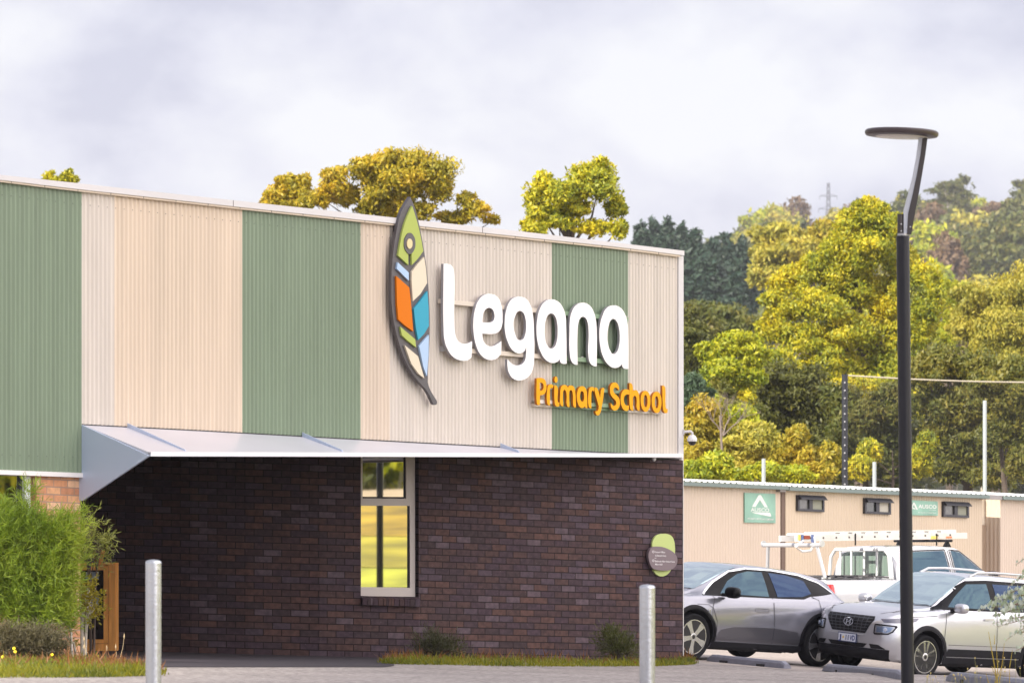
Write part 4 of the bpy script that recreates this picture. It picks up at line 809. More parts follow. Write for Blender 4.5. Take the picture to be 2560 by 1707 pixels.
class Shell:
    def __init__(s, vs, fs): s.vs, s.fs = vs, fs; s.b = BVHTree.FromPolygons(vs, fs)
    def cast(s, axis, a, b):
        o, d = {'L': ((a, 5, b), (0, -1, 0)), 'R': ((a, -5, b), (0, 1, 0)), 'F': ((6, a, b), (-1, 0, 0)), 'B': ((-6, a, b), (1, 0, 0)), 'T': ((a, b, 6), (0, 0, -1))}[axis]
        h = s.b.ray_cast(Vector(o), Vector(d))
        if h[0] is None:
            q = s.b.find_nearest(Vector((a, 1 if axis == 'L' else -1, b)) if axis in 'LR' else Vector((2 if axis == 'F' else -2, a, b)) if axis in 'FB' else Vector((a, b, 1.5))); return q[0], q[1]
        n = h[1]; n = n if n.dot(Vector(d)) < 0 else -n; return h[0], n
    def decal(s, mb, axis, pts, off=.005, corners='all', size=.09, res=5):
        v, f = curve_mesh([(pts, corners)], res); bm = bmesh.new(); bv = [bm.verts.new((x, y, 0)) for x, y in v]
        for q in f:
            try: bm.faces.new([bv[i] for i in q])
            except ValueError: pass
        for _ in range(5):
            bmesh.ops.triangulate(bm, faces=bm.faces); e = [e for e in bm.edges if e.calc_length() > size]
            if not e: break
            bmesh.ops.subdivide_edges(bm, edges=e, cuts=1)
        bmesh.ops.triangulate(bm, faces=bm.faces); bm.verts.index_update(); k = len(mb.v)
        for q in bm.verts: p, n = s.cast(axis, q.co.x, q.co.y); mb.v.append(tuple(p + n * off))
        mb.f += [tuple(k + w.index for w in q.verts) for q in bm.faces]; bm.free(); return mb
    def line(s, mb, axis, pts, w=.008, off=.004, seg=.06):
        q = [Vector(p) for p in pts]; out_ = []
        for i in range(len(q) - 1):
            n = max(1, int((q[i + 1] - q[i]).length / seg)); out_ += [q[i].lerp(q[i + 1], t / n) for t in range(n)]
        out_.append(q[-1]); k = len(mb.v)
        for i, p in enumerate(out_):
            d = (out_[min(i + 1, len(out_) - 1)] - out_[max(i - 1, 0)]).normalized(); nr = Vector((-d.y, d.x)) * w / 2
            for sg in (1, -1): c, n = s.cast(axis, *(p + nr * sg)); mb.v.append(tuple(c + n * off))
        mb.f += [(k + 2 * i, k + 2 * i + 1, k + 2 * i + 3, k + 2 * i + 2) for i in range(len(out_) - 1)]; return mb
def body(sh, name, mat, parent, wells):
    me = bpy.data.meshes.new(name); me.from_pydata(sh.vs, [], sh.fs); bm = bmesh.new(); bm.from_mesh(me); bmesh.ops.recalc_face_normals(bm, faces=bm.faces); bm.to_mesh(me); bm.free()
    o = bpy.data.objects.new(name, me); COL.objects.link(o); cut = MB()
    for x, y, z, r in wells:
        M = Matrix.Translation((x, y, z)) @ Matrix.Rotation(R(90), 4, 'X'); cut.lathe([(r, -.22), (r, .22)], 40, M)
    cm = bpy.data.meshes.new('cut'); cm.from_pydata(cut.v, [], cut.f); bm = bmesh.new(); bm.from_mesh(cm); bmesh.ops.recalc_face_normals(bm, faces=bm.faces); bm.to_mesh(cm); bm.free(); co = bpy.data.objects.new('cut', cm); COL.objects.link(co)
    md = o.modifiers.new('b', 'BOOLEAN'); md.operation = 'DIFFERENCE'; md.object = co; md.solver = 'EXACT'; bpy.context.view_layer.update()
    m2 = bpy.data.meshes.new_from_object(o.evaluated_get(bpy.context.evaluated_depsgraph_get())); bpy.data.objects.remove(o); bpy.data.objects.remove(co); bpy.data.meshes.remove(me); bpy.data.meshes.remove(cm)
    m2.materials.clear(); r = link(m2, name, [mat, WELL], parent, 32, fix=False)
    for p in m2.polygons:
        c = p.center
        p.material_index = 1 if any(math.hypot(c.x - x, c.z - z) < rr + .004 and abs(c.y) < 1.0 and (math.hypot(c.x - x, c.z - z) < rr * .985 or abs(p.normal.y) < .3 and math.hypot(c.x - x, c.z - z) < rr + .003) for x, y, z, rr in wells) else 0
    return r
TYRE = P('tyre_rubber', (.011, .011, .013), .8, spec=.2); WELL = P('wheel_well', (.008, .008, .009), .9); TRIMB = P('black_plastic', (.013, .013, .017), .55, spec=.2); GLOSSB = P('gloss_black', (.006, .006, .008), .3, spec=.12)
CGL = P('car_glass', (.025, .042, .085), .03, metal=1); CGL2 = P('clear_car_glass', (.045, .075, .10), .03, metal=1); CHR = P('chrome', (.75, .76, .78), .12, metal=1); ALLOY = P('machined_alloy', (.62, .63, .66), .25, metal=.85); RIMD = P('dark_rim', (.02, .02, .023), .4)
LAMPG = P('lamp_glass', (.30, .36, .44), .06, spec=.8, coat=1); REDL = P('red_lamp', (.55, .012, .015), .15, coat=1); GAP = P('panel_gap', (.02, .02, .025), .7); AMB = P('amber', (.8, .3, .03), .2)
def wheel(parent, x, y, r, w, style, side):
    """wheel with tyre and rim, axis along y; side = +1 when the outer face looks to +y"""
    t = bpy.data.objects.new('wheel', None); COL.objects.link(t); t.parent = parent; t.location = (x, y, r); t.empty_display_size = .1
    M = Matrix.Rotation(R(-90 * side), 4, 'X'); rr = r * .735
    MB().lathe([(rr, -w * .5), (r * .93, -w * .5), (r * .985, -w * .40), (r, -w * .2), (r, w * .2), (r * .985, w * .40), (r * .93, w * .5), (rr + .012, w * .46), (rr, w * .38)], 44, M, close=True).build('tyre', TYRE, t, smooth=45, local=True)
    rim = MB().lathe([(rr + .004, w * .43), (rr - .012, w * .45), (rr - .02, w * .38), (rr - .03, -.02), (.03, -.03)], 44, M).build('rim', RIMD, t, smooth=40, local=True)
    mb = MB(); ns = 5
    def sp(poly, z0, z1): n = len(poly); f = [M @ Vector((a, b, z1)) for a, b in poly]; g = [M @ Vector((a, b, z0)) for a, b in poly]; mb.prism(f, g)
    for k in range(ns):
        a0 = 2 * math.pi * k / ns + .3; c, s_ = math.cos, math.sin
        def rot(pts, a): return [(px * c(a) - py * s_(a), px * s_(a) + py * c(a)) for px, py in pts]
        if style == 'twin':
            for d in (-.19, .19): sp(rot([(.05, -.02 + d * .10), (rr - .01, -.03 + d * .62 * rr / .24 * .9), (rr - .01, .02 + d * .62 * rr / .24 * .9), (.05, .022 + d * .10)], a0), w * .30, w * .43)
        else:
            sp(rot([(.04, -.035), (rr * .55, -.05), (rr - .008, -.085), (rr - .008, .03), (rr * .55, .018), (.04, .03)], a0), w * .30, w * .44)
            sp(rot([(rr * .55, .02), (rr - .008, .10), (rr - .008, .125), (rr * .5, .04)], a0), w * .30, w * .42)
    mb.lathe([(.06, w * .30), (.06, w * .43), (.045, w * .45)], 20, M); mb.lathe([(rr + .005, w * .40), (rr + .004, w * .455), (rr - .010, w * .455), (rr - .012, w * .40)], 44, M, close=True)
    mb.build('spokes', ALLOY, rim, local=True)
    MB().lathe([(.030, w * .44), (.030, w * .462), (.004, w * .466)], 16, M).build('hub_cap', RIMD, rim, local=True)
def place(u, v, D, fwd, wl):
    """matrix for a car whose near front wheel touches the ground seen at (u, v)"""
    return None
def arch(sh, mb, side, x, zc, r1, r2, a0=0, a1=180, off=.010):
    k = len(mb.v); n = 26
    for i in range(n + 1):
        a = R(lerp(a0, a1, i / n))
        for rr, o in ((r1, off), (lerp(r1, r2, .55), off + .006), (r2, .002)):
            c, nr = sh.cast(side, x + rr * math.cos(a), max(.2, zc + rr * math.sin(a))); mb.v.append(tuple(c + nr * o))
    for i in range(n):
        for j in range(2): q = k + 3 * i + j; mb.f.append((q, q + 1, q + 4, q + 3))
def mirror_part(parent, x, y, z, s, paint, sz=(.16, .22, .155)):
    mb = MB(); m = Matrix.Translation((x, y + s * .13, z)); vs = []
    prof = [(0.0, -.5), (.72, -.47), (.96, -.3), (1.0, 0), (.97, .25), (.8, .42), (.5, .49), (0, .5)]; seg = 18
    for r_, t in prof:
        for j in range(seg): a = 2 * math.pi * j / seg; ca, sa = math.cos(a), math.sin(a); vs.append(m @ Vector((t * sz[0], s * r_ * sz[1] / 2 * math.copysign(abs(ca) ** .75, ca), r_ * sz[2] / 2 * math.copysign(abs(sa) ** .75, sa))))
    mb.add(vs, [(i * seg + j, i * seg + (j + 1) % seg, (i + 1) * seg + (j + 1) % seg, (i + 1) * seg + j) for i in range(len(prof) - 1) for j in range(seg)])
    o = mb.build('mirror', paint, parent, smooth=50, local=True)
    MB().box((x + .0, y + s * .03, z - .045), (.10, .16, .05)).build('mirror_foot', TRIMB, o, local=True); return o
AX = Vector((-.74, -.672, 0)).normalized()   # the parked cars point this way
def carmat(front, rear, yaw_axis, half_track, zf, zr, znear_far):
    """front, rear: ground contact of the near wheels (x, y); returns matrix with x forward, y to the near (left) side"""
    f, r = Vector((*front, zf)), Vector((*rear, zr)); fx = (f - r).normalized(); left = Vector((-fx.y, fx.x, 0)).normalized(); left = (left + Vector((0, 0, znear_far))).normalized()
    up = fx.cross(left).normalized(); left = up.cross(fx); c = (f + r) / 2 - left * half_track
    M = Matrix((fx, left, up)).transposed().to_4x4(); M.translation = c; return M

# --- silver compact SUV facing the camera
D = 68.5; fw = at(2297, HY, D); WB = 2.52; rw = fw - AX * WB
zf = EYE + (HY - 1694.5) / F * D
Mv = carmat((fw.x, fw.y), (rw.x, rw.y), AX, .76, zf, zf - .10, -.075)
suv = thing('parked_car', 'silver compact wagon facing left with a black grid grille, behind the lamp post', 'car', mat4=Mv, group='parked cars')
SILV = P('silver_paint', (.58, .59, .64), .30, metal=.6, coat=1)
rows = [(-1.98, .42, .50, .62, .56, .84, .52, .93, .44), (-1.95, .34, .66, .60, .72, .90, .68, 1.02, .52), (-1.88, .28, .74, .60, .83, .98, .77, 1.22, .56), (-1.74, .24, .80, .60, .875, 1.02, .81, 1.45, .57), (-1.5, .21, .83, .60, .885, 1.03, .83, 1.53, .57), (-1.0, .20, .84, .60, .885, 1.035, .84, 1.56, .575), (-.2, .20, .84, .60, .88, 1.03, .84, 1.575, .58), (.12, .20, .84, .60, .88, 1.025, .84, 1.55, .575),
        (.36, .20, .84, .60, .88, 1.02, .835, 1.45, .585), (.72, .20, .84, .60, .88, 1.01, .83, 1.245, .62), (1.02, .20, .84, .60, .885, 1.0, .83, 1.075, .66), (1.2, .20, .84, .60, .885, .985, .825, 1.055, .68), (1.55, .21, .83, .60, .88, .955, .80, 1.02, .68), (1.80, .23, .77, .58, .84, .915, .755, .975, .64), (1.93, .25, .68, .56, .76, .87, .68, .93, .57), (2.02, .28, .55, .55, .62, .80, .55, .87, .46), (2.05, .34, .45, .55, .50, .74, .45, .82, .38)]
vs, fs = hull(rows); sh = Shell(vs, fs); WR = .325
body(sh, 'body', SILV, suv, [(x, s * .80, WR + .02, WR + .055) for x in (1.26, -1.26) for s in (1, -1)])
for x in (1.26, -1.26):
    for s in (1, -1): wheel(suv, x, s * .765, WR, .205, 'twin', s)
for sd in 'LR':
    for x in (1.26, -1.26): mb = MB(); arch(sh, mb, sd, x, WR + .02, WR + .052, WR + .125, -14, 194); mb.build('arch_trim', TRIMB, suv, smooth=40, local=True)
for sd in 'LR': mb = MB(); sh.decal(mb, sd, [(.86, .335), (-.86, .335), (-.90, .205), (.90, .205)], .012); mb.build('sill_trim', TRIMB, suv, smooth=40, local=True); mb = MB(); sh.decal(mb, sd, [(.80, .46), (-.80, .46), (-.88, .345), (.86, .345), ], .009); mb.build('door_trim', TRIMB, suv, smooth=40, local=True)
mb = MB(); sh.decal(mb, 'F', [(-.74, .40), (.74, .40), (.70, .24), (-.70, .24)], .014, size=.07)
mb.build('bumper_trim', TRIMB, suv, smooth=40, local=True)
for sd in 'LR': mb = MB(); sh.decal(mb, sd, [(1.02, 1.035), (.55, 1.335), (.22, 1.475), (-.2, 1.50), (-1.35, 1.485), (-1.62, 1.40), (-1.70, 1.06), (-.3, 1.045)], .004); mb.build('window_surround', GLOSSB, suv, smooth=40, local=True)
for sd, s in (('L', 1), ('R', -1)):
    for pts, m in (([(.74, 1.075), (.50, 1.245), (.22, 1.425), (-.20, 1.445), (-.20, 1.07)], CGL2), ([(-.34, 1.07), (-.34, 1.445), (-1.02, 1.44), (-1.14, 1.075)], CGL), ([(-1.22, 1.08), (-1.12, 1.43), (-1.42, 1.40), (-1.5, 1.12)], CGL)):
        sh.decal(MB(), sd, pts, .008).build('window', m, suv, smooth=40, local=True)
    mirror_part(suv, .70, s * .86, 1.075, s, SILV)
    for x in (.02, -.92): sh.decal(MB(), sd, [(x, .905), (x - .2, .91), (x - .2, .94), (x, .935)], .022).build('door_handle', SILV, suv, smooth=40, local=True)
    rl = MB(); rl.tube([(.05, s * .50, 1.535), (-.12, s * .50, 1.60), (-.5, s * .505, 1.615), (-1.1, s * .505, 1.605), (-1.38, s * .50, 1.585), (-1.52, s * .50, 1.51)], .019, 10); rl.build('roof_rail', P('rail_silver', (.55, .55, .58), .3, metal=.6), suv, smooth=50, local=True)
mb = MB()
for sd in 'LR':
    sh.line(mb, sd, [(.88, .36), (.90, .62), (.84, .98), (.86, 1.03)], .009); sh.line(mb, sd, [(-.27, .47), (-.27, 1.04)], .009); sh.line(mb, sd, [(-1.08, .62), (-1.18, .85), (-1.20, 1.05)], .009)
    sh.line(mb, sd, [(1.05, .94), (1.55, .905), (1.78, .86)], .008)
    sh.line(mb, sd, [(.80, .52), (-.84, .52)], .006)
sh.line(mb, 'T', [(1.92, -.50), (1.78, -.62), (1.2, -.70), (1.05, -.72)], .008); sh.line(mb, 'T', [(1.92, .50), (1.78, .62), (1.2, .70), (1.05, .72)], .008)
mb.build('panel_gaps', GAP, suv, local=True)
sh.decal(MB(), 'T', [(.96, -.60), (.60, -.585), (.16, -.525), (.14, 0), (.16, .525), (.60, .585), (.96, .60), (1.02, .35), (1.035, 0), (1.02, -.35)], .007, {0, 2, 4, 6}, .08).build('windscreen', P('windscreen', (.50, .62, .66), .03, metal=.8, spec=.8), suv, smooth=50, local=True)
for q in ([(1.0, -.5), (1.03, -.1), (.97, .0)], [(1.0, .0), (1.02, .35), (.97, .58)]): sh.line(MB(), 'T', q, .022, .018).build('wiper', TRIMB, suv, local=True)
# grille with its grid, emblem, plate and lamps
GR = [(-.46, .875), (.46, .875), (.475, .82), (.34, .615), (-.34, .615), (-.475, .82)]
gr = sh.decal(MB(), 'F', GR, .006, size=.05).build('grille', P('grille_black', (.008, .008, .010), .4), suv, smooth=40, local=True)
mb = MB()
def gx(z): return interp(z, [(.615, .34), (.82, .475), (.875, .46)])
for z in (.655, .70, .745, .79, .835): sh.line(mb, 'F', [(-gx(z) + .015, z), (gx(z) - .015, z)], .009, .016)
for k in range(-4, 5):
    y = k * .095; zl = .63 if abs(y) < .34 else lerp(.63, .82, (abs(y) - .34) / .13)
    if zl < .82: sh.line(mb, 'F', [(y * .86, zl + .0), (y, .862)], .010, .017)
mb.build('grille_bars', P('grille_grey', (.13, .135, .15), .3, metal=.6), gr, local=True)
em = MB(); nE = 28
def el(a, rx, rz, k=0): return (rx * math.cos(a), .765 + rz * math.sin(a))
q = [(el(2 * math.pi * i / nE, .098, .064), el(2 * math.pi * i / nE, .083, .050)) for i in range(nE)]
for i in range(nE):
    quad = [sh.cast('F', *p) for p in (q[i][0], q[(i + 1) % nE][0], q[(i + 1) % nE][1], q[i][1])]; em.quad(*[c + Vector((.028, 0, 0)) for c, n in quad])
for pts in ([(-.052, .728), (-.030, .724), (-.018, .805), (-.040, .800)], [(.018, .725), (.040, .730), (.052, .802), (.030, .806)], [(-.030, .752), (.030, .768), (.032, .782), (-.028, .766)]): sh.decal(em, 'F', pts, .027)
em.build('emblem', CHR, gr, local=True)
pc, pn = sh.cast('F', 0, .525); pz = .525; px = max(sh.cast('F', y, .525)[0].x for y in (-.18, 0, .18)) + .02
pl = MB().box((px, 0, pz), (.012, .375, .135)).build('number_plate', P('plate_border', (.04, .06, .16), .4), suv, local=True)
MB().box((px + .007, 0, pz), (.004, .352, .112)).build('plate_face', P('plate_white', (.72, .76, .86), .4), pl, local=True)
mb = MB()
for s_, y0_, w_ in (('J', -.165, .05), ('11', -.025, .06), ('VD', .055, .11)):
    v, f = text_mesh(s_, .035, 2); a, b = min(p[0] for p in v), max(p[0] for p in v); mb.add([(px + .0105, y0_ + (x - a) / (b - a) * w_, pz - .036 + y / .72 * .074) for x, y in v], f)
mb.build('plate_text', P('plate_blue', (.03, .05, .22), .5), pl, local=True)
MB().lathe([(.02, 0), (.012, .003)], 10, Matrix.Translation((px + .009, -.075, pz)) @ Matrix.Rotation(R(90), 4, 'Y')).build('plate_badge', P('plate_yellow', (.75, .55, .15), .5), pl, local=True)
lowg = MB(); sh.decal(lowg, 'F', [(-.40, .465), (.40, .465), (.33, .405), (-.33, .405)], .010, size=.06)
for s in (1, -1): sh.decal(lowg, 'F', [(s * .44, .47), (s * .60, .465), (s * .70, .405), (s * .48, .405)], .010, size=.05)
lowg.build('lower_grille', P('grille_black', (.008, .008, .010), .4), suv, smooth=40, local=True)
mb = MB(); sh.decal(mb, 'F', [(-.36, .60), (.36, .60), (.34, .585), (-.34, .585)], .018, size=.05); mb.build('bumper_lip', P('lip_silver', (.72, .73, .76), .25, metal=.4, coat=1), suv, smooth=40, local=True)
for s in (1, -1):
    hp = lambda pts: [(s * y, z) for y, z in (pts if s == 1 else pts[::-1])]
    o = sh.decal(MB(), 'F', hp([(.50, .755), (.515, .775), (.775, .765), (.785, .745), (.762, .665), (.715, .625), (.52, .612), (.50, .632)]), .007, size=.05).build('headlight', GLOSSB, suv, smooth=40, local=True)
    sh.decal(MB(), 'F', hp([(.522, .752), (.760, .745), (.766, .73), (.747, .675), (.71, .645), (.525, .634)]), .012, size=.05).build('lens', P('chrome_lens', (.40, .42, .46), .12, metal=.6, coat=1), o, smooth=40, local=True)
    sh.decal(MB(), 'F', hp([(.545, .738), (.748, .733), (.728, .672), (.702, .655), (.55, .65)]), .016, size=.05).build('reflector', P('lamp_dark', (.22, .30, .45), .08, metal=.6, coat=1), o, smooth=40, local=True)
    c, n = sh.cast('F', s * .672, .695); MB().lathe([(.028, 0), (.030, .01), (.020, .014)], 16, Matrix.Translation(c + n * .016) @ n.to_track_quat('Z', 'Y').to_matrix().to_4x4()).build('projector', P('projector', (.45, .50, .62), .05, spec=1, coat=1), o, smooth=40, local=True)
    d = MB()
    sh.decal(d, 'L' if s == 1 else 'R', [(1.985, .845), (1.80, .878), (1.42, .895), (1.50, .84), (1.72, .81), (1.975, .80)], .008, size=.05)
    d.build('turn_signal', P('signal_lens', (.10, .10, .15), .06, spec=.9, coat=1), suv, smooth=40, local=True)
# cabin glimpses: two seats behind the front window
# --- dark silver electric hatchback
D = 69.4; fw = at(1716, HY, 67.6); rw = fw - AX * 2.685
Mm = carmat((fw.x, fw.y), (rw.x, rw.y), AX, .77, EYE + (HY - 1648) / F * fw.y, EYE + (HY - 1665) / F * rw.y, -.075)
meg = thing('parked_car', 'dark silver hatchback with black wheel arches parked right behind the brick corner', 'car', mat4=Mm, group='parked cars')
GREYP = P('grey_paint', (.26, .265, .315), .24, metal=.6, coat=1)
rows = [(-2.05, .42, .50, .62, .58, .86, .54, .95, .46), (-2.0, .36, .68, .62, .76, .93, .70, 1.02, .54), (-1.90, .30, .76, .62, .86, .99, .79, 1.10, .57), (-1.70, .26, .82, .62, .895, 1.02, .83, 1.31, .585), (-1.4, .22, .83, .62, .905, 1.02, .84, 1.42, .58), (-.9, .19, .83, .60, .89, .99, .845, 1.495, .575), (-.2, .18, .83, .58, .885, .965, .845, 1.525, .57), (.15, .18, .83, .58, .885, .955, .845, 1.51, .57), (.5, .18, .83, .58, .885, .95, .84, 1.42, .58),
        (.9, .18, .83, .58, .89, .945, .835, 1.235, .61), (1.28, .18, .83, .58, .895, .94, .83, 1.05, .655), (1.5, .19, .83, .58, .895, .925, .82, 1.00, .67), (1.85, .21, .79, .58, .86, .875, .775, .945, .64), (2.02, .24, .68, .56, .76, .82, .68, .885, .56), (2.12, .30, .50, .54, .56, .74, .50, .80, .42)]
def zq(l): return [(x, z if z < 1 else 1 + (z - 1) * .84) for x, z in l]
rows = [r[:7] + (r[7] if r[7] < 1 else 1 + (r[7] - 1) * .84, r[8]) for r in rows]
vs, fs = hull(rows); sh = Shell(vs, fs); WR = .345; XF, XR = 1.3425, -1.3425
body(sh, 'body', GREYP, meg, [(x, s * .80, WR + .015, WR + .05) for x in (XF, XR) for s in (1, -1)])
for x in (XF, XR):
    for s in (1, -1): wheel(meg, x, s * .785, WR, .205, 'blade', s)
for sd in 'LR':
    for x in (XF, XR): mb = MB(); arch(sh, mb, sd, x, WR + .015, WR + .048, WR + .115, -12, 192); mb.build('arch_trim', GLOSSB, meg, smooth=40, local=True)
for sd in 'LR': mb = MB(); sh.decal(mb, sd, zq([(.94, .30), (-.94, .30), (-.98, .185), (.98, .185)]), .014); mb.build('sill_trim', TRIMB, meg, smooth=40, local=True)
for sd in 'LR': mb = MB(); sh.decal(mb, sd, zq([(.92, .315), (.80, .47), (.55, .525), (-.3, .545), (-.82, .50), (-.93, .315)]), .003); mb.build('door_lower', P('grey_paint_low', (.12, .12, .145), .3, metal=.6, coat=1), meg, smooth=40, local=True)
for sd in 'LR': mb = MB(); sh.decal(mb, sd, zq([(1.13, .965), (.80, 1.19), (.45, 1.385), (.1, 1.455), (-.45, 1.455), (-1.0, 1.405), (-1.42, 1.29), (-1.64, 1.13), (-1.36, 1.085), (-1.12, 1.055), (-.95, .998), (-.2, .985)]), .004, {0, 7, 9, 10}); mb.build('window_surround', GLOSSB, meg, smooth=40, local=True)
for sd in 'LR': mb = MB(); sh.line(mb, sd, zq([(1.13, .972), (.80, 1.195), (.45, 1.39), (.1, 1.462), (-.45, 1.462), (-1.0, 1.412), (-1.42, 1.297), (-1.65, 1.135)]), .020, .010); mb.build('chrome_strip', CHR, meg, smooth=40, local=True)
for sd, s in (('L', 1), ('R', -1)):
    for pts, m in (([(.78, 1.0), (.55, 1.22), (.30, 1.36), (.08, 1.415), (-.22, 1.42), (-.22, 1.0)], CGL2), ([(-.40, 1.005), (-.36, 1.415), (-.70, 1.395), (-1.08, 1.32), (-1.14, 1.10), (-.93, 1.035)], CGL)):
        sh.decal(MB(), sd, zq(pts), .009).build('window', m, meg, smooth=40, local=True)
    mirror_part(meg, .74, s * .87, 1.035, s, GLOSSB, (.17, .25, .17))
    sh.decal(MB(), sd, zq([(.10, .775), (-.17, .78), (-.17, .81), (.10, .808)]), .006).build('door_handle', P('flush_handle', (.20, .20, .24), .3, metal=.6, coat=1), meg, smooth=40, local=True)
    sh.decal(MB(), sd, zq([(-1.76, .885), (-1.98, .93), (-2.03, .865), (-1.97, .825)]), .006, size=.05).build('tail_lamp', REDL, meg, smooth=40, local=True)
    sh.decal(MB(), sd, zq([(1.98, .80), (1.62, .86), (1.60, .80), (1.9, .73)]), .006, size=.05).build('headlight', LAMPG, meg, smooth=40, local=True)
mb = MB()
for sd in 'LR':
    sh.line(mb, sd, zq([(.88, .31), (.90, .60), (.98, .80), (.93, .93), (.95, .96)]), .010); sh.line(mb, sd, zq([(-.31, .31), (-.31, .65), (-.29, .98)]), .010); sh.line(mb, sd, zq([(-1.12, .68), (-1.30, .85), (-1.26, 1.0), (-1.14, 1.05)]), .009)
    sh.line(mb, sd, zq([(1.30, .83), (1.06, .83), (.99, .79), (.99, .66), (1.06, .63)]), .006); sh.line(mb, sd, zq([(.06, .76), (-.18, .765), (-.19, .82), (.08, .82), (.06, .76)]), .005)
mb.build('panel_gaps', GAP, meg, local=True)
sh.decal(MB(), 'T', [(1.20, -.62), (.85, -.59), (.26, -.525), (.24, 0), (.26, .525), (.85, .59), (1.20, .62), (1.27, .35), (1.29, 0), (1.27, -.35)], .007, {0, 2, 4, 6}, .08).build('windscreen', P('windscreen', (.50, .62, .66), .03, metal=.8, spec=.8), meg, smooth=50, local=True)
sh.decal(MB(), 'T', [(-1.30, -.50), (-1.72, -.56), (-1.72, .56), (-1.30, .50)], .007, size=.08).build('rear_window', CGL, meg, smooth=50, local=True)
mb = MB()
for sd in 'LR':
    for a in (0, 2 * math.pi / 2): pass
    d_ = [(1.055, .765), (1.035, .73), (1.055, .695), (1.075, .73), (1.055, .765)]; sh.line(mb, sd, zq(d_), .008, .006)
mb.build('emblem', CHR, meg, local=True)
# --- white utility pickup behind them
UA = Vector((.80, .60, 0)).normalized(); c0 = at(2070, HY, 75.0); ul = Vector((-UA.y, UA.x, 0)); zu = EYE + (HY - 1364) / F * 77.5 - 1.80
org = c0 + ul * .92 + Vector((0, 0, 0)); Mu = Matrix((UA, ul, Vector((0, 0, 1)))).transposed().to_4x4(); Mu.translation = Vector((org.x, org.y, zu))
ute = thing('parked_car', 'white utility pickup with ladder racks parked beyond the two other cars', 'pickup', mat4=Mu, group='parked cars')
WHP = P('white_paint', (.50, .51, .55), .25, coat=1)
# cab and bonnet hull (x from the tail end): tub is a separate part
rows = [(1.60, .45, .80, .75, .90, 1.20, .86, 1.70, .64), (1.64, .42, .82, .75, .92, 1.22, .865, 1.765, .655), (1.75, .40, .82, .75, .925, 1.225, .87, 1.80, .66), (2.3, .38, .82, .75, .925, 1.225, .87, 1.815, .66), (2.75, .38, .82, .75, .925, 1.22, .87, 1.79, .655), (3.05, .38, .82, .75, .925, 1.215, .865, 1.66, .66), (3.45, .38, .82, .75, .925, 1.20, .86, 1.38, .70), (3.72, .38, .82, .75, .93, 1.185, .86, 1.215, .73), (4.2, .40, .82, .75, .93, 1.15, .85, 1.17, .73), (4.75, .44, .78, .75, .90, 1.06, .80, 1.08, .68), (5.0, .48, .66, .72, .78, .95, .68, .98, .56), (5.1, .55, .5, .72, .60, .88, .5, .92, .42)]
def xq(x): return x if x < 2 else x + .25 * min(1, (x - 2) / .5)
def xl(l): return [(xq(x), z) for x, z in l]
rows = [(xq(r[0]),) + r[1:] for r in rows]
vs, fs = hull(rows); sh = Shell(vs, fs); WR = .375
body(sh, 'cab', WHP, ute, [(4.35, s * .85, WR + .03, WR + .07) for s in (1, -1)])
tub = MB()
rows2 = [(-.02, .62, .70, .75, .86, 1.20, .84, 1.235, .80), (.02, .55, .78, .75, .915, 1.22, .88, 1.255, .84), (.1, .52, .80, .75, .925, 1.225, .885, 1.26, .845), (1.5, .50, .80, .75, .925, 1.225, .885, 1.26, .845), (1.56, .50, .80, .75, .92, 1.22, .88, 1.255, .84)]
v2, f2 = hull(rows2, 30); sh2 = Shell(v2, f2); body(sh2, 'tub', WHP, ute, [(1.0, s * .85, WR + .03, WR + .07) for s in (1, -1)])
for x in (1.0, 4.35):
    for s in (1, -1): wheel(ute, x, s * .80, WR, .24, 'blade', s)
mb = MB(); sh2.decal(mb, 'T', [(.03, -.84), (1.55, -.84), (1.55, .84), (.03, .84)], .012, size=.12)
for k in range(5): mb.tube([(.1 + .33 * k, -.80, 1.275), (.12 + .33 * k, -.3, 1.30), (.1 + .33 * k, .3, 1.30), (.1 + .33 * k, .80, 1.275)], .014, 6)
mb.build('tonneau_cover', P('grey_canvas', (.065, .062, .068), .7), ute, smooth=40, local=True)
for s in (1, -1):
    t = MB(); sh2.decal(t, 'L' if s > 0 else 'R', [(.015, 1.17), (.14, 1.165), (.165, .98), (.155, .86), (.03, .86)], .008, size=.05); sh2.decal(t, 'B', [(s * .86, 1.17), (s * .77, 1.17), (s * .77, .86), (s * .86, .86)], .008, size=.05); t.build('tail_lamp', REDL, ute, smooth=40, local=True)
    sh2.decal(MB(), 'L' if s > 0 else 'R', [(.04, .955), (.16, .955), (.155, .87), (.05, .87)], .011, size=.05).build('reverse_lamp', P('clear_lamp', (.55, .5, .5), .1, coat=1), ute, smooth=40, local=True)
    sd = 'L' if s > 0 else 'R'
    for pts in ([(1.85, 1.275), (1.92, 1.69), (2.50, 1.715), (2.52, 1.275)], [(2.66, 1.275), (2.66, 1.715), (2.86, 1.69), (3.40, 1.33), (3.42, 1.275)]):
        sh.decal(MB(), sd, xl(pts), .010).build('window', CGL2, ute, smooth=40, local=True)
    mb = MB(); sh.line(mb, sd, [(2.84, 1.72), (2.84, .5)], .012); sh.line(mb, sd, [(1.78, 1.25), (1.78, .5)], .010); sh.line(mb, sd, [(3.8, 1.2), (3.8, .5)], .010)
    for q in ([(1.83, 1.26), (1.90, 1.71), (2.53, 1.735), (2.55, 1.26), (1.83, 1.26)], [(2.63, 1.26), (2.63, 1.735), (2.88, 1.71), (3.46, 1.33), (3.46, 1.26), (2.63, 1.26)]): sh.line(mb, sd, xl(q), .018, .006)
    mb.build('panel_gaps', GAP, ute, local=True); mirror_part(ute, 3.5, s * .92, 1.30, s, TRIMB)
    sh.decal(MB(), sd, [(2.0, 1.08), (1.83, 1.08), (1.83, 1.11), (2.0, 1.11)], .02).build('door_handle', TRIMB, ute, local=True)
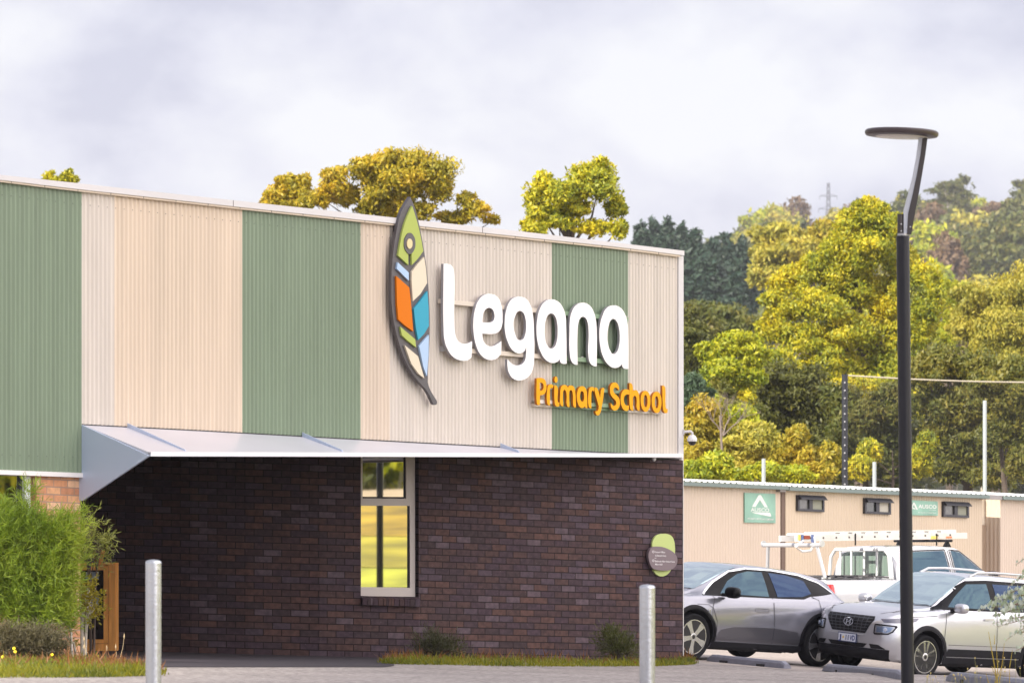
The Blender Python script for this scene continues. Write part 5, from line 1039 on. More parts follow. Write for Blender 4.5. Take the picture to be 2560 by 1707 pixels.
sh.decal(MB(), 'B', [(-.60, 1.30), (.60, 1.30), (.56, 1.66), (.45, 1.70), (-.45, 1.70), (-.56, 1.66)], .006, size=.09).build('rear_window', P('pale_car_glass', (.16, .22, .19), .03, spec=.9, coat=.5), ute, smooth=40, local=True)
sh.decal(MB(), 'T', [(3.87, -.64), (3.35, -.60), (3.27, 0), (3.35, .60), (3.87, .64), (3.95, 0)], .008, {0, 1, 3, 4}, .09).build('windscreen', P('windscreen', (.50, .62, .66), .03, metal=.8, spec=.8), ute, smooth=50, local=True)
# headboard bars in front of the rear window
mb = MB(); hb = [(1.50, s_ * y, z) for s_, y, z in ((-1, .78, 1.28), (-1, .74, 1.62), (-1, .62, 1.74), (1, .62, 1.74), (1, .74, 1.62), (1, .78, 1.28))]; mb.tube(hb, .030, 10)
for y in (-.42, -.1, .22, .5): mb.tube([(1.50, y, 1.28), (1.50, y, 1.735)], .019, 8)
mb.build('headboard', P('white_bars', (.78, .79, .80), .3), ute, smooth=45, local=True)
# rear ladder rack and front roof bar
ST = P('rack_steel', (.60, .62, .66), .3, metal=.5); mb = MB()
for s in (1, -1): mb.tube([(.10, s * .74, 1.25), (.02, s * .62, 1.79)], .030, 10); mb.box((.10, s * .76, 1.268), (.16, .05, .03))
mb.tube([(.01, -.74, 1.81), (.01, .74, 1.81)], .035, 10)
for s in (1, -1): mb.lathe([(.055, 0), (.055, .02)], 14, Matrix.Translation((.01, s * .74 - .01, 1.83)) @ Matrix.Rotation(R(90), 4, 'X'))
mb.build('ladder_rack', ST, ute, smooth=45, local=True)
mb = MB().tube([(2.9, -.72, 1.885), (2.9, .72, 1.885)], .022, 8)
for s in (1, -1): mb.prism([(2.82, s * .62, 1.78), (2.98, s * .62, 1.78), (2.92, s * .62, 1.875), (2.88, s * .62, 1.875)], [(2.82, s * .58, 1.79), (2.98, s * .58, 1.79), (2.92, s * .58, 1.875), (2.88, s * .58, 1.875)])
mb.build('roof_bar', TRIMB, ute, smooth=45, local=True)
# aluminium ladder lying on the racks
lad = thing('extension_ladder', 'long white aluminium extension ladder strapped on top of the white pickup', 'ladder', mat4=Mu.copy())
AL = P('pale_aluminium', (.72, .71, .70), .35, metal=.25, noise=(4, .1)); LX0, LX1, LZ = -.32, 3.45, 1.915
for s, z in ((-1, 0), (1, 0)): MB().beam((LX0, -.28 + s * .20, LZ), (LX1, -.28 + s * .20, LZ + .06), .045, .10).build('rail', AL, lad, local=True)
for s, z in ((-1, 0), (1, 0)): MB().beam((LX0 + .5, -.28 + s * .145, LZ + .082), (LX1 - .2, -.28 + s * .145, LZ + .13), .04, .06).build('rail', AL, lad, local=True)
for k in range(13):
    x = LX0 + .16 + k * .28; MB().tube([(x, -.47, LZ + .065 + .004 * k), (x, -.09, LZ + .065 + .004 * k)], .022, 8).build('rung', AL, lad, smooth=45, local=True)
mb = MB().tube([(LX0 + .14, -.50, LZ - .03), (LX0 - .02, -.505, LZ - .14), (LX0 + .12, -.507, LZ - .21), (LX0 + .30, -.507, LZ - .20), (LX0 + .40, -.505, LZ - .08), (LX0 + .37, -.50, LZ + .03)], .021, 10); mb.build('foot_loop', P('white_tube', (.80, .80, .80), .35), lad, smooth=50, local=True)
mb = MB()
for x, m in ((LX0 + .12, 0), (LX0 + .34, 0)): mb.box((x, -.508, LZ + .0), (.05, .012, .13))
mb.build('blue_strap', P('strap_blue', (.12, .17, .36), .6), lad, local=True)
MB().box((LX0 + .22, -.506, LZ + .02), (.13, .012, .06)).build('red_label', P('label_red', (.30, .06, .03), .6), lad, local=True)
mb = MB().box((LX0 + .06, -.508, LZ + .02), (.045, .012, .09)); mb.box((LX1 - .75, -.507, LZ + .025), (.14, .012, .05)); mb.build('yellow_label', P('label_yellow', (.80, .58, .14), .6), lad, local=True)
MB().box((LX1 - .42, -.507, LZ + .03), (.12, .012, .03)).build('orange_label', P('label_orange', (.75, .25, .12), .6), lad, local=True)
mb = MB()
for k in range(12): x = LX0 + .30 + k * .28; mb.box((x, -.504, LZ + .008 + .016 * k / 3), (.030, .004, .030)); mb.box((x + .1, -.447, LZ + .085 + .012 * k / 3), (.13, .006, .012)) if 1 < k < 11 else None
mb.build('rung_ends', P('rung_hole_dark', (.10, .095, .09), .6), lad, local=True)  # dark boxes draw the rung holes and the gaps between rails
mb = MB()
for x in (.95, 2.75): mb.box((x, -.509, LZ - .01), (.022, .012, .20))
mb.build('black_strap', TRIMB, lad, local=True)
# ------------------------------------------------------------------ hill
def vr(u): return interp(u, [(-3000, 960), (0, 930), (1300, 850), (1700, 770), (2000, 725), (2560, 672), (5000, 620)])
def hill_z(x, y):
    u = CX + F * x / max(y, 50); b = gz(x, y); k = sstep(230, 1250, y) ** .9
    return b + .0 + k * max(0, (HY - vr(u)) / F * 1250) * (1 - .25 * sstep(1400, 2300, y))
mb = MB(); ysH = [120, 160, 200, 240, 280, 330, 400, 480, 560, 650, 750, 850, 950, 1050, 1150, 1250, 1400, 1600]; uH = list(np.linspace(-3000, 5000, 50))
for y in ysH:
    for u in uH: x = (u - CX) / F * y; mb.v.append((x, y, hill_z(x, y) + .02 + .3 * sstep(120, 240, y)))
for i in range(len(ysH) - 1):
    for j in range(len(uH) - 1): a = i * len(uH) + j; mb.f.append((a, a + 1, a + 1 + len(uH), a + len(uH)))
tag(mb.build('hill', HILLM, smooth=60), kind='structure')

# ------------------------------------------------------------------ foliage
def rnd_unit(n): v = RNG.normal(size=(n, 3)); return v / np.linalg.norm(v, axis=1)[:, None]
def rhombi(c, a, b):
    """leaf-shaped faces: centre c, half-length vectors a, half-width vectors b"""
    n = len(c); v = np.empty((n, 4, 3)); v[:, 0] = c - a; v[:, 1] = c + b - a * .15; v[:, 2] = c + a; v[:, 3] = c - b - a * .15; return v.reshape(-1, 3)
def quad_mesh(name, v, mat, parent=None, origin=None):
    if origin is not None: v = v - np.array(origin)
    n = len(v) // 4; me = bpy.data.meshes.new(name); me.vertices.add(4 * n); me.vertices.foreach_set('co', np.ascontiguousarray(v, dtype=np.float32).ravel())
    me.loops.add(4 * n); me.loops.foreach_set('vertex_index', np.arange(4 * n, dtype=np.int32)); me.polygons.add(n); me.polygons.foreach_set('loop_start', np.arange(0, 4 * n, 4, dtype=np.int32))
    me.update(); me.validate(); me.materials.append(mat); o = bpy.data.objects.new(name, me); COL.objects.link(o); o.parent = parent; return o
def crown_pts(clumps, n, L, Wd, droop=.5, sub=16, subr=.42, shell=(.45, 1.08)):
    vol = np.array([(r[0] * r[1] * r[2]) ** (2 / 3) for c, r in clumps]); cnt = np.maximum(30, (n * vol / vol.sum()).astype(int)); C, A, B = [], [], []
    for (c, r), k in zip(clumps, cnt):
        r = np.array(r); m = max(5, int(sub)); d = rnd_unit(m); d[:, 2] = d[:, 2] * .85 + .12; sc = np.array(c) + d * r * RNG.uniform(*shell, (m, 1)); w = RNG.uniform(.5, 1.4, m); idx = RNG.choice(m, k, p=w / w.sum())
        g = RNG.normal(size=(k, 3)); g /= np.maximum(1, np.linalg.norm(g, axis=1) / 2.1)[:, None]; an = RNG.uniform(.55, 1.45, (m, 3)); an[:, 2] *= .8
        p = sc[idx] + g * r * subr * .62 * an[idx] * RNG.uniform(.5, 1.3, (m, 1))[idx]
        loose = RNG.random(k) < .13; p[loose] = np.array(c) + rnd_unit(int(loose.sum())) * r * RNG.uniform(.5, 1.27, (int(loose.sum()), 1)) if loose.any() else p[loose]
        a = rnd_unit(k); a[:, 2] -= droop * 1.2; a /= np.linalg.norm(a, axis=1)[:, None]; w_ = (p - np.array(c)) / r * .6 + (p - sc[idx]) / (r * subr); w_ /= np.maximum(1e-3, np.linalg.norm(w_, axis=1))[:, None]; w_ = w_ + rnd_unit(k) * .75; q = np.cross(a, w_); q /= np.linalg.norm(q, axis=1)[:, None]; s = RNG.uniform(.6, 1.3, (k, 1)); C.append(p); A.append(a * L * s / 2); B.append(q * Wd * s / 2)
    return rhombi(np.concatenate(C), np.concatenate(A), np.concatenate(B))
BARK = P('gum_bark', (.28, .23, .18), .9, noise=(3, .4, (1, 1, .25))); BARKM = P('grey_bark', (.13, .10, .08), .9, noise=(3, .4, (1, 1, .25))); BARKD = P('dark_bark', (.07, .05, .04), .9, noise=(3, .4)); BARKP = P('pale_bark', (.50, .45, .38), .8, noise=(4, .3))
def limbs(base, clumps, r0, seed=0):
    rr = random.Random(seed); mb = MB(); base = Vector(base); cs = [Vector(c) for c, r in clumps]; mid_ = sum(cs, Vector()) / len(cs); low = min(c.z for c in cs); fork = Vector((lerp(base.x, mid_.x, .6), lerp(base.y, mid_.y, .6), lerp(base.z, low, .75)))
    mb.tube([base - Vector((0, 0, .2)), base.lerp(fork, .5) + Vector((rr.uniform(-.1, .1), 0, 0)), fork], [r0 * .7, r0 * .6, r0 * .5], 9)
    top = Vector((mid_.x, mid_.y, lerp(mid_.z, max(c.z for c in cs), .6))); mb.tube([fork, fork.lerp(top, .5) + Vector((rr.uniform(-.2, .2), 0, 0)), top], [r0 * .5, r0 * .3, r0 * .06], 7)
    for c in cs:
        t = min(.9, max(0, (c.z - fork.z) / max(.5, top.z - fork.z) * .6)); s = fork.lerp(top, t); m = s.lerp(c, .55) + Vector((rr.uniform(-.15, .15), rr.uniform(-.15, .15), -.05 * (c - s).length)); mb.tube([s, m, c], [r0 * .2, r0 * .12, r0 * .03], 6)
    return mb
def px_clumps(lst, D, flat=.9, jitter=.5, seed=1):
    rr = random.Random(seed); s = F / D; o = []
    for x, y, rx, ry in lst:
        k = 1.0884; r = (rx + ry) / 2 * k / s; dd = D + rr.uniform(-1, 1) * jitter * r * 2; o.append((tuple(at(x * k, y * k, dd)), (rx * k / s, r * flat, ry * k / s)))
    return o
def tree(name, label, lst, D, mat, n, L=.15, Wd=.056, droop=.5, r0=.22, bark=None, group=None, base_x=None, sub=18, subr=.42, catg='tree', shell=(.45, 1.08), jit=.5):
    cl = px_clumps(lst, D, seed=int(D * 10), jitter=jit); m = sum((Vector(c) for c, r in cl), Vector()) / len(cl); bx_ = m.x if base_x is None else at(base_x * 1.0884, HY, D).x; b = (bx_, D, (hill_z(bx_, D) if D > 200 else gz(bx_, D)))
    t = thing(name, label, catg, b, group); limbs((b[0], b[1] + 1.0, b[2]), [((c[0], c[1] + .6, c[2]), r) for c, r in cl], r0, int(D)).build('trunk', bark or BARKM, t, smooth=60); quad_mesh('crown', crown_pts(cl, int(n * (2.3 if L < .3 else 1)), L, Wd, droop, sub, subr, shell), mat, t, b); return t
GOLD = leafmat('golden_gum_leaf', [(.13, .14, .02), (.24, .22, .02), (.34, .29, .02), (.46, .35, .02), (.56, .39, .022), (.62, .40, .024)])
YELG = leafmat('yellow_green_leaf', [(.11, .15, .02), (.20, .24, .02), (.32, .33, .02), (.48, .44, .018), (.60, .50, .018), (.66, .52, .02)])
SHADE = leafmat('brown_olive_leaf', [(.06, .08, .02), (.11, .125, .022), (.18, .17, .026), (.28, .23, .03)])
OLIV = leafmat('olive_leaf', [(.06, .08, .02), (.10, .12, .025), (.15, .15, .03), (.22, .18, .035)])
DARKG = leafmat('dark_green_leaf', [(.055, .075, .02), (.09, .105, .022), (.14, .14, .022), (.05, .06, .02), (.20, .17, .025)])
LIMEL = leafmat('lime_leaf', [(0.340, 0.380, 0.016), (0.480, 0.460, 0.019), (0.240, 0.300, 0.019), (0.160, 0.200, 0.024)])
KHAKI = leafmat('khaki_leaf', [(.14, .16, .03), (.26, .26, .04), (.40, .36, .05), (.52, .44, .06), (.62, .50, .08)])
OCHRE = leafmat('ochre_leaf', [(.15, .17, .02), (.30, .27, .028), (.45, .35, .03), (.52, .34, .03)])
PINEL = leafmat('pine_needle', [(0.023, 0.052, 0.036), (0.034, 0.068, 0.047), (0.046, 0.075, 0.044), (0.019, 0.039, 0.034)], trans=.2)
BLUGR = leafmat('blue_green_leaf', [(0.070, 0.119, 0.070), (0.098, 0.154, 0.084), (0.049, 0.084, 0.056)], trans=.3)
BRNL = leafmat('brownish_leaf', [(0.182, 0.119, 0.070), (0.238, 0.154, 0.084), (0.140, 0.098, 0.063), (0.196, 0.168, 0.070)])
tree('eucalyptus_tree', 'tip of a yellow green tree peeping over the roof at the far left', [(112, 408, 13, 13), (128, 416, 15, 9), (155, 405, 12, 14), (170, 413, 10, 9)], 135, YELG, 1600, sub=6)
tree('eucalyptus_tree', 'small golden gum tree above the roof, left of the widest crown', [(640, 452, 30, 26), (662, 426, 24, 24), (690, 438, 24, 28), (620, 468, 18, 12), (700, 470, 18, 20), (655, 475, 34, 14)], 136, GOLD, 8000)
tree('eucalyptus_tree', 'wide golden gum tree rising above the roof behind the leaf emblem', [(770, 418, 34, 30), (740, 455, 24, 24), (795, 450, 28, 26), (845, 400, 38, 36), (895, 378, 42, 30), (955, 372, 44, 30), (1000, 400, 40, 40), (925, 410, 50, 40), (870, 448, 44, 34), (940, 455, 40, 36), (1010, 440, 26, 30), (890, 485, 40, 22), (960, 490, 40, 22), (1070, 462, 24, 20), (1095, 486, 32, 18), (1045, 500, 40, 16), (1130, 505, 18, 10), (840, 480, 22, 18)], 132, GOLD, 19000, r0=.3, base_x=975)
tree('eucalyptus_tree', 'lone green and yellow gum tree above the roof to the right of the emblem', [(1232, 452, 30, 32), (1250, 420, 22, 24), (1285, 445, 32, 30), (1330, 408, 30, 28), (1372, 392, 34, 24), (1375, 430, 40, 34), (1325, 440, 30, 26), (1415, 478, 22, 30), (1245, 492, 34, 28), (1318, 480, 36, 20), (1230, 525, 28, 18), (1285, 512, 26, 16), (1365, 525, 40, 18), (1420, 525, 20, 24)], 120, YELG, 11000, r0=.26, base_x=1310)
tree('eucalyptus_tree', 'tallest bright yellow gum tree standing behind the lamp post', [(2000, 488, 40, 28), (1958, 522, 42, 36), (2040, 535, 40, 42), (2000, 575, 54, 44), (1930, 590, 46, 40), (2070, 610, 38, 48), (1880, 625, 42, 36), (1820, 650, 44, 38), (1958, 660, 58, 46), (2040, 690, 54, 50), (1795, 705, 42, 38), (1880, 705, 52, 42), (2125, 640, 36, 40), (2140, 700, 36, 42), (1775, 755, 34, 36), (1845, 775, 52, 42), (1935, 765, 56, 44), (2020, 785, 56, 46), (2105, 770, 48, 46), (1890, 845, 52, 40), (1985, 860, 56, 46), (2080, 855, 52, 46)], 150, YELG, 70000, r0=.42, base_x=1990, sub=12)
tree('eucalyptus_tree', 'dark green tree below the yellow gum, left of the net post', [(1790, 870, 46, 40), (1845, 895, 50, 46), (1770, 920, 36, 40), (1825, 960, 50, 48), (1880, 950, 44, 46), (1800, 1010, 50, 44), (1870, 1025, 48, 44), (1760, 975, 30, 36)], 133, DARKG, 17000, r0=.3)
tree('eucalyptus_tree', 'leaning olive tree behind the ball net beside the lamp post', [(1930, 925, 44, 40), (1985, 960, 50, 46), (2050, 935, 48, 46), (1940, 1000, 44, 44), (2010, 1040, 52, 44), (2070, 1020, 44, 46), (1950, 1075, 52, 34), (2050, 1090, 50, 30)], 128, OLIV, 18000, r0=.26)
tree('eucalyptus_tree', 'shaded dark olive tree with forked trunks behind the ball net at the right', [(2120, 860, 40, 40), (2170, 830, 46, 40), (2240, 850, 54, 46), (2310, 880, 52, 46), (2150, 925, 48, 46), (2220, 935, 54, 46), (2300, 960, 54, 50), (2160, 1000, 50, 44), (2240, 1020, 56, 44), (2330, 1040, 50, 50), (2180, 1075, 50, 32), (2280, 1090, 60, 30)], 126, SHADE, 26000, r0=.34, base_x=2235)
tree('eucalyptus_tree', 'pale khaki gum tree with drooping crown at the right edge', [(2225, 672, 36, 26), (2260, 705, 48, 40), (2305, 670, 42, 36), (2345, 690, 36, 50), (2250, 760, 46, 40), (2310, 750, 52, 44), (2350, 790, 44, 50), (2210, 745, 34, 36), (2270, 815, 50, 34), (2330, 840, 50, 36), (2380, 650, 40, 50)], 172, KHAKI, 24000, r0=.35, droop=.9)
tree('eucalyptus_tree', 'yellow crown between the tall yellow gum and the khaki gum', [(2150, 655, 26, 24), (2185, 690, 28, 28), (2195, 735, 30, 34), (2170, 770, 26, 30), (2205, 665, 20, 18)], 185, LIMEL, 8000, r0=.25)
tree('wattle_tree', 'lime yellow wattle crown near the building corner', [(1640, 815, 32, 26), (1688, 788, 40, 28), (1728, 815, 32, 26), (1660, 855, 44, 28), (1712, 868, 38, 26), (1632, 870, 24, 22)], 128, LIMEL, 12000, r0=.2, droop=.2)
tree('eucalyptus_tree', 'dark green crown touching the building corner', [(1582, 735, 26, 34), (1598, 780, 36, 36), (1586, 830, 30, 36), (1622, 800, 26, 24), (1570, 780, 26, 40)], 142, DARKG, 9000, r0=.25)
tree('eucalyptus_tree', 'grey olive crown behind the lime wattle', [(1615, 722, 40, 26), (1660, 735, 44, 32), (1705, 755, 40, 32), (1640, 760, 40, 28), (1585, 715, 24, 22)], 210, OLIV, 9000, L=.34, Wd=.12)
tree('eucalyptus_tree', 'yellow brown shrubby tree below the security camera', [(1592, 985, 26, 30), (1612, 945, 28, 30), (1640, 985, 34, 34), (1600, 1040, 36, 40), (1655, 1045, 40, 40), (1615, 1085, 44, 26), (1580, 1090, 20, 30)], 117, OCHRE, 13000, r0=.16)
tree('tea_tree', 'blue green shrubby tree at the building corner above the camera', [(1590, 890, 26, 26), (1612, 915, 26, 24), (1585, 925, 20, 20)], 121, BLUGR, 4500, r0=.14)
tree('wattle_tree', 'lime green small tree right of the security camera', [(1632, 925, 24, 24), (1640, 965, 26, 22), (1705, 960, 30, 28), (1735, 985, 24, 26), (1610, 885, 18, 14)], 123, LIMEL, 6500, r0=.14)
tree('tea_tree', 'ochre and green bushy tree above the hut roof left of the net', [(1700, 1030, 42, 30), (1745, 1010, 40, 34), (1690, 1070, 44, 26), (1750, 1065, 40, 30), (1720, 995, 30, 22)], 116, KHAKI, 12000, r0=.16, droop=.2)
tree('eucalyptus_tree', 'orange tinted young gum against the dark tree by the net post', [(1812, 1035, 32, 32), (1850, 1060, 34, 34), (1800, 1080, 34, 24), (1880, 1085, 40, 24), (1835, 1000, 22, 22), (1905, 1050, 26, 30)], 114, OCHRE, 11000, r0=.14)
tree('eucalyptus_tree', 'yellow green young tree seen through the ball net', [(1975, 1075, 30, 26), (2000, 1040, 24, 24), (2110, 1060, 28, 34), (2130, 1020, 22, 28)], 121, YELG, 6500, r0=.12)
tree('eucalyptus_tree', 'khaki gum crown on the slope behind the pines', [(1755, 545, 26, 22), (1790, 530, 32, 18), (1825, 545, 24, 22), (1760, 585, 30, 28), (1800, 575, 36, 28), (1745, 630, 26, 30), (1790, 625, 34, 30), (1850, 570, 30, 26)], 290, KHAKI, 12000, L=.42, Wd=.16, r0=.4)
tree('eucalyptus_tree', 'ochre crown sloping up behind the tall yellow gum', [(1860, 545, 30, 20), (1895, 530, 30, 20), (1870, 580, 36, 26), (1830, 600, 30, 26), (1910, 570, 30, 24)], 300, OCHRE, 8000, L=.42, Wd=.16, r0=.4)
tree('wattle_tree', 'wide yellow green scrub right behind the first hut roof', [(1600, 1085, 40, 22), (1640, 1070, 36, 26), (1760, 1085, 44, 20), (1680, 1092, 40, 16), (1820, 1092, 40, 18)], 111, LIMEL, 9000, r0=.10, droop=.2)
tree('eucalyptus_tree', 'yellow gum crown between the lime wattle and the dark tree', [(1760, 850, 30, 30), (1745, 895, 32, 30), (1790, 830, 34, 26), (1725, 920, 30, 28), (1690, 905, 34, 28), (1760, 935, 26, 24)], 138, YELG, 10000, r0=.2)
tree('tea_tree', 'grey green bushy tree behind the bare dead tree', [(1650, 900, 32, 28), (1680, 950, 36, 30), (1640, 940, 28, 26), (1715, 955, 28, 26), (1600, 955, 26, 24)], 127, SHADE, 9000, r0=.16, droop=.2)
tree('eucalyptus_tree', 'yellow green crowns low beside the lamp post behind the net', [(1960, 895, 36, 30), (2010, 900, 40, 32), (2075, 895, 36, 30), (2110, 930, 34, 30), (2040, 960, 36, 28)], 140, YELG, 12000, r0=.2)
tree('eucalyptus_tree', 'olive brown crown low at the right edge behind the white pole', [(2260, 880, 40, 30), (2320, 920, 44, 34), (2345, 870, 34, 40), (2340, 980, 40, 40), (2290, 1000, 40, 30), (2345, 1060, 30, 40)], 119, SHADE, 12000, r0=.18)
# bare dead tree
bd = 113; bb = at(1663 * 1.0884, HY, bd); dt = thing('dead_tree', 'leafless grey dead tree among the bushes right of the camera', 'tree', (bb.x, bd, gz(bb.x, bd))); mb = MB(); rr = random.Random(5)
def branch(p, d, L, r, k):
    q = p + d * L; mb.tube([p, p.lerp(q, .5) + Vector((rr.uniform(-.06, .06), 0, rr.uniform(-.03, .06))) * L, q], [r, r * .75, r * .5], 6)
    if k:
        for _ in range(3): e = (d + Vector((rr.uniform(-.8, .8), rr.uniform(-.5, .5), rr.uniform(-.2, .5)))).normalized(); branch(p.lerp(q, rr.uniform(.55, 1)), e, L * rr.uniform(.55, .75), r * .5, k - 1)
zt_ = at(0, 1010 * 1.0884, bd).z; branch(Vector((bb.x, bd, gz(bb.x, bd))), Vector((-.02, 0, 1)), zt_ + .6 - gz(bb.x, bd), .05, 0); top = Vector((bb.x - .02, bd, zt_ + .5))
for d in ((-.6, 0, .8), (.35, .1, .95), (.75, -.1, .7), (-.1, .2, 1)): branch(top - Vector((0, 0, .4)), Vector(d).normalized(), .55, .018, 4)
mb.build('trunk', P('grey_dead_wood', (.20, .16, .14), .9), dt, smooth=60)
# pines on the slope
def pine(x, ytop, w, D, label):
    k = 1.0884; s = F / D; bx_ = at(x * k, HY, D).x; zb = hill_z(bx_, D); zt = at(0, ytop * k, D).z; r = w * k / s; C, A, B = [], [], []; t = thing('pine_tree', label, 'tree', (bx_, D, zb), 'blue green pines on the slope'); nl = 13; cl = []
    for i in range(nl):
        f = i / (nl - 1); z = lerp(zt - .3, max(zb, zt - r * 4.2), f); rad = r * (.12 + .88 * f ** .75)
        for j in range(3 + int(5 * f)): a = random.uniform(0, 6.28); d = rad * random.uniform(.35, .95); cl.append(((bx_ + math.cos(a) * d, D + math.sin(a) * d, z + random.uniform(-.5, .5)), (rad * .42 + .3, rad * .42 + .3, .55 + .12 * rad)))
    MB().tube([(bx_, D, zb - 1), (bx_, D, zt - .5)], [.45, .06], 8).build('trunk', BARKD, t, smooth=60); quad_mesh('crown', crown_pts(cl, 7000, .75, .26, -.1, 6, .5), PINEL, t, (bx_, D, zb)); return t
for i, (x, y, w, D) in enumerate(((1475, 520, 22, 440), (1502, 512, 24, 450), (1535, 512, 30, 445), (1562, 522, 16, 455), (1598, 538, 34, 430), (1640, 556, 34, 440), (1668, 546, 40, 452), (1706, 556, 34, 446), (1620, 590, 34, 400), (1690, 620, 40, 395), (1580, 600, 30, 405))):
    pine(x, y, w, D, ['blue green pine just right of the lone gum', 'second blue green pine from the lone gum above the roof', 'broad blue green pine above the right end of the roof', 'small pine top at the roof end', 'pointed blue green pine beside the building corner', 'blue green pine second from the building corner', 'round topped blue green pine in the middle of the stand', 'last blue green pine beside the khaki gum', 'lower pine in front of the pointed one', 'lower broad pine beside the khaki crown', 'lower pine half hidden by the building corner'][i])
# far trees on the hazy hill
def far_tree(name, label, lst, D, mat, n, L=1.0, Wd=.42, r0=.5, bark=None, **k): return tree(name, label, lst, D, mat, n, L, Wd, r0=r0, bark=bark or BARKP, group=None, **k)
far_tree('eucalyptus_tree', 'tall open crowned gum on the hill skyline right of the lamp', [(2170, 425, 24, 9), (2195, 432, 20, 9), (2140, 440, 16, 8), (2222, 448, 18, 10), (2180, 455, 26, 11), (2215, 470, 16, 12), (2150, 468, 14, 9), (2135, 492, 16, 8), (2175, 488, 24, 12), (2205, 500, 20, 12), (2150, 520, 18, 10), (2190, 522, 24, 10)], 880, OLIV, 5200, L=.62, Wd=.26, r0=.55, base_x=2185, sub=9)
far_tree('eucalyptus_tree', 'brownish thin crowned gum on the hill skyline at the right', [(2255, 495, 22, 18), (2285, 490, 20, 22), (2305, 478, 12, 12), (2315, 498, 16, 10), (2262, 525, 26, 18), (2300, 520, 22, 16)], 900, BRNL, 3600, L=.6, Wd=.24, base_x=2280, sub=9)
protos = []
for nm, mat in (('grey green', OLIV), ('khaki', KHAKI), ('brownish', BRNL), ('lime', LIMEL), ('dark green', DARKG)):
    cl = [((0, 0, 7), (3.2, 3, 2.6)), ((-2.4, .5, 5.6), (2.2, 2.2, 1.9)), ((2.5, -.4, 5.8), (2.3, 2.2, 2.0)), ((.8, .3, 9.2), (2.1, 2, 1.7)), ((-1.2, 0, 8.6), (1.9, 2, 1.5)), ((0, -1.5, 4.6), (2.6, 2, 1.7))]
    c = quad_mesh('crown', crown_pts(cl, 3600, .95, .40, .4, 8), mat); c.name = 'crown'; tr = limbs((0, 0, -.5), cl, .32, 3).build('trunk', BARKP, smooth=60); protos.append((nm, mat, c, tr))
rr = random.Random(21); cnt = 0
def hill_tree(x, y, kind, sc, lab, grp, zz=None):
    nm, mat, c0, t0 = protos[kind]; b = thing('hill_tree', lab, 'tree', (x, y, (hill_z(x, y) if zz is None else zz)), grp); b.scale = (sc * rr.uniform(.85, 1.2), sc, sc * rr.uniform(.85, 1.15)); b.rotation_euler.z = rr.uniform(0, 6.28)
    for o in (c0, t0): q = o.copy(); COL.objects.link(q); q.parent = b
    return b
LAB = ['grey green gum among the hazy trees on the far hill', 'khaki gum among the hazy trees on the far hill', 'brownish gum among the hazy trees on the far hill', 'bright lime tree among the hazy trees on the far hill', 'dark green tree among the hazy trees on the far hill']
rows_ = [(330, 1640, 2620, 9, .85), (420, 1600, 2640, 12, .95), (520, 1500, 2660, 14, 1.0), (620, 1560, 2660, 17, 1.05), (730, 1700, 2660, 18, 1.1), (850, 1760, 2680, 20, 1.15), (960, 1800, 2680, 20, 1.2), (1080, 1820, 2680, 20, 1.2), (1180, 1840, 2700, 20, 1.25)]
for D, u1, u2, n, sc in rows_:
    for i in range(n):
        u = lerp(u1, u2, (i + rr.uniform(.1, .9)) / n); y = D + rr.uniform(-40, 40); x = (u - CX) / F * y; k = rr.choices(range(5), [5, 3.4, 1.3, .6, 2.5])[0]
        if u < 1900 and D > 380 and D < 470: continue
        hill_tree(x, y, k, sc * rr.uniform(.8, 1.2), LAB[k], 'trees on the far hill')
# trees beyond the grass bank (they show in the window's reflection)
for x, y, k, sc in ((47, 17.2, 3, .5), (46.6, 15.2, 4, .42), (48.2, 18.6, 4, .45), (50, 14.5, 3, .6), (46.8, 19.6, 3, .45), (51, 17, 3, .7), (53, 12, 3, .8), (47.5, 65.3, 4, .5), (46.6, 63.6, 3, .5), (49, 67, 3, .6), (47, 26, 4, .5), (49, 32, 3, .5), (46, 52, 3, .6), (48, 60, 4, .7), (47, 70, 3, .6)):
    hill_tree(x, y, k, sc, 'bright lime tree at the top of the grass bank' if k == 3 else 'dark green tree at the top of the grass bank', 'trees beyond the grass bank', gz(x, y) - 1.6)
for nm, mat, c, tr in protos: bpy.data.objects.remove(c); bpy.data.objects.remove(tr)

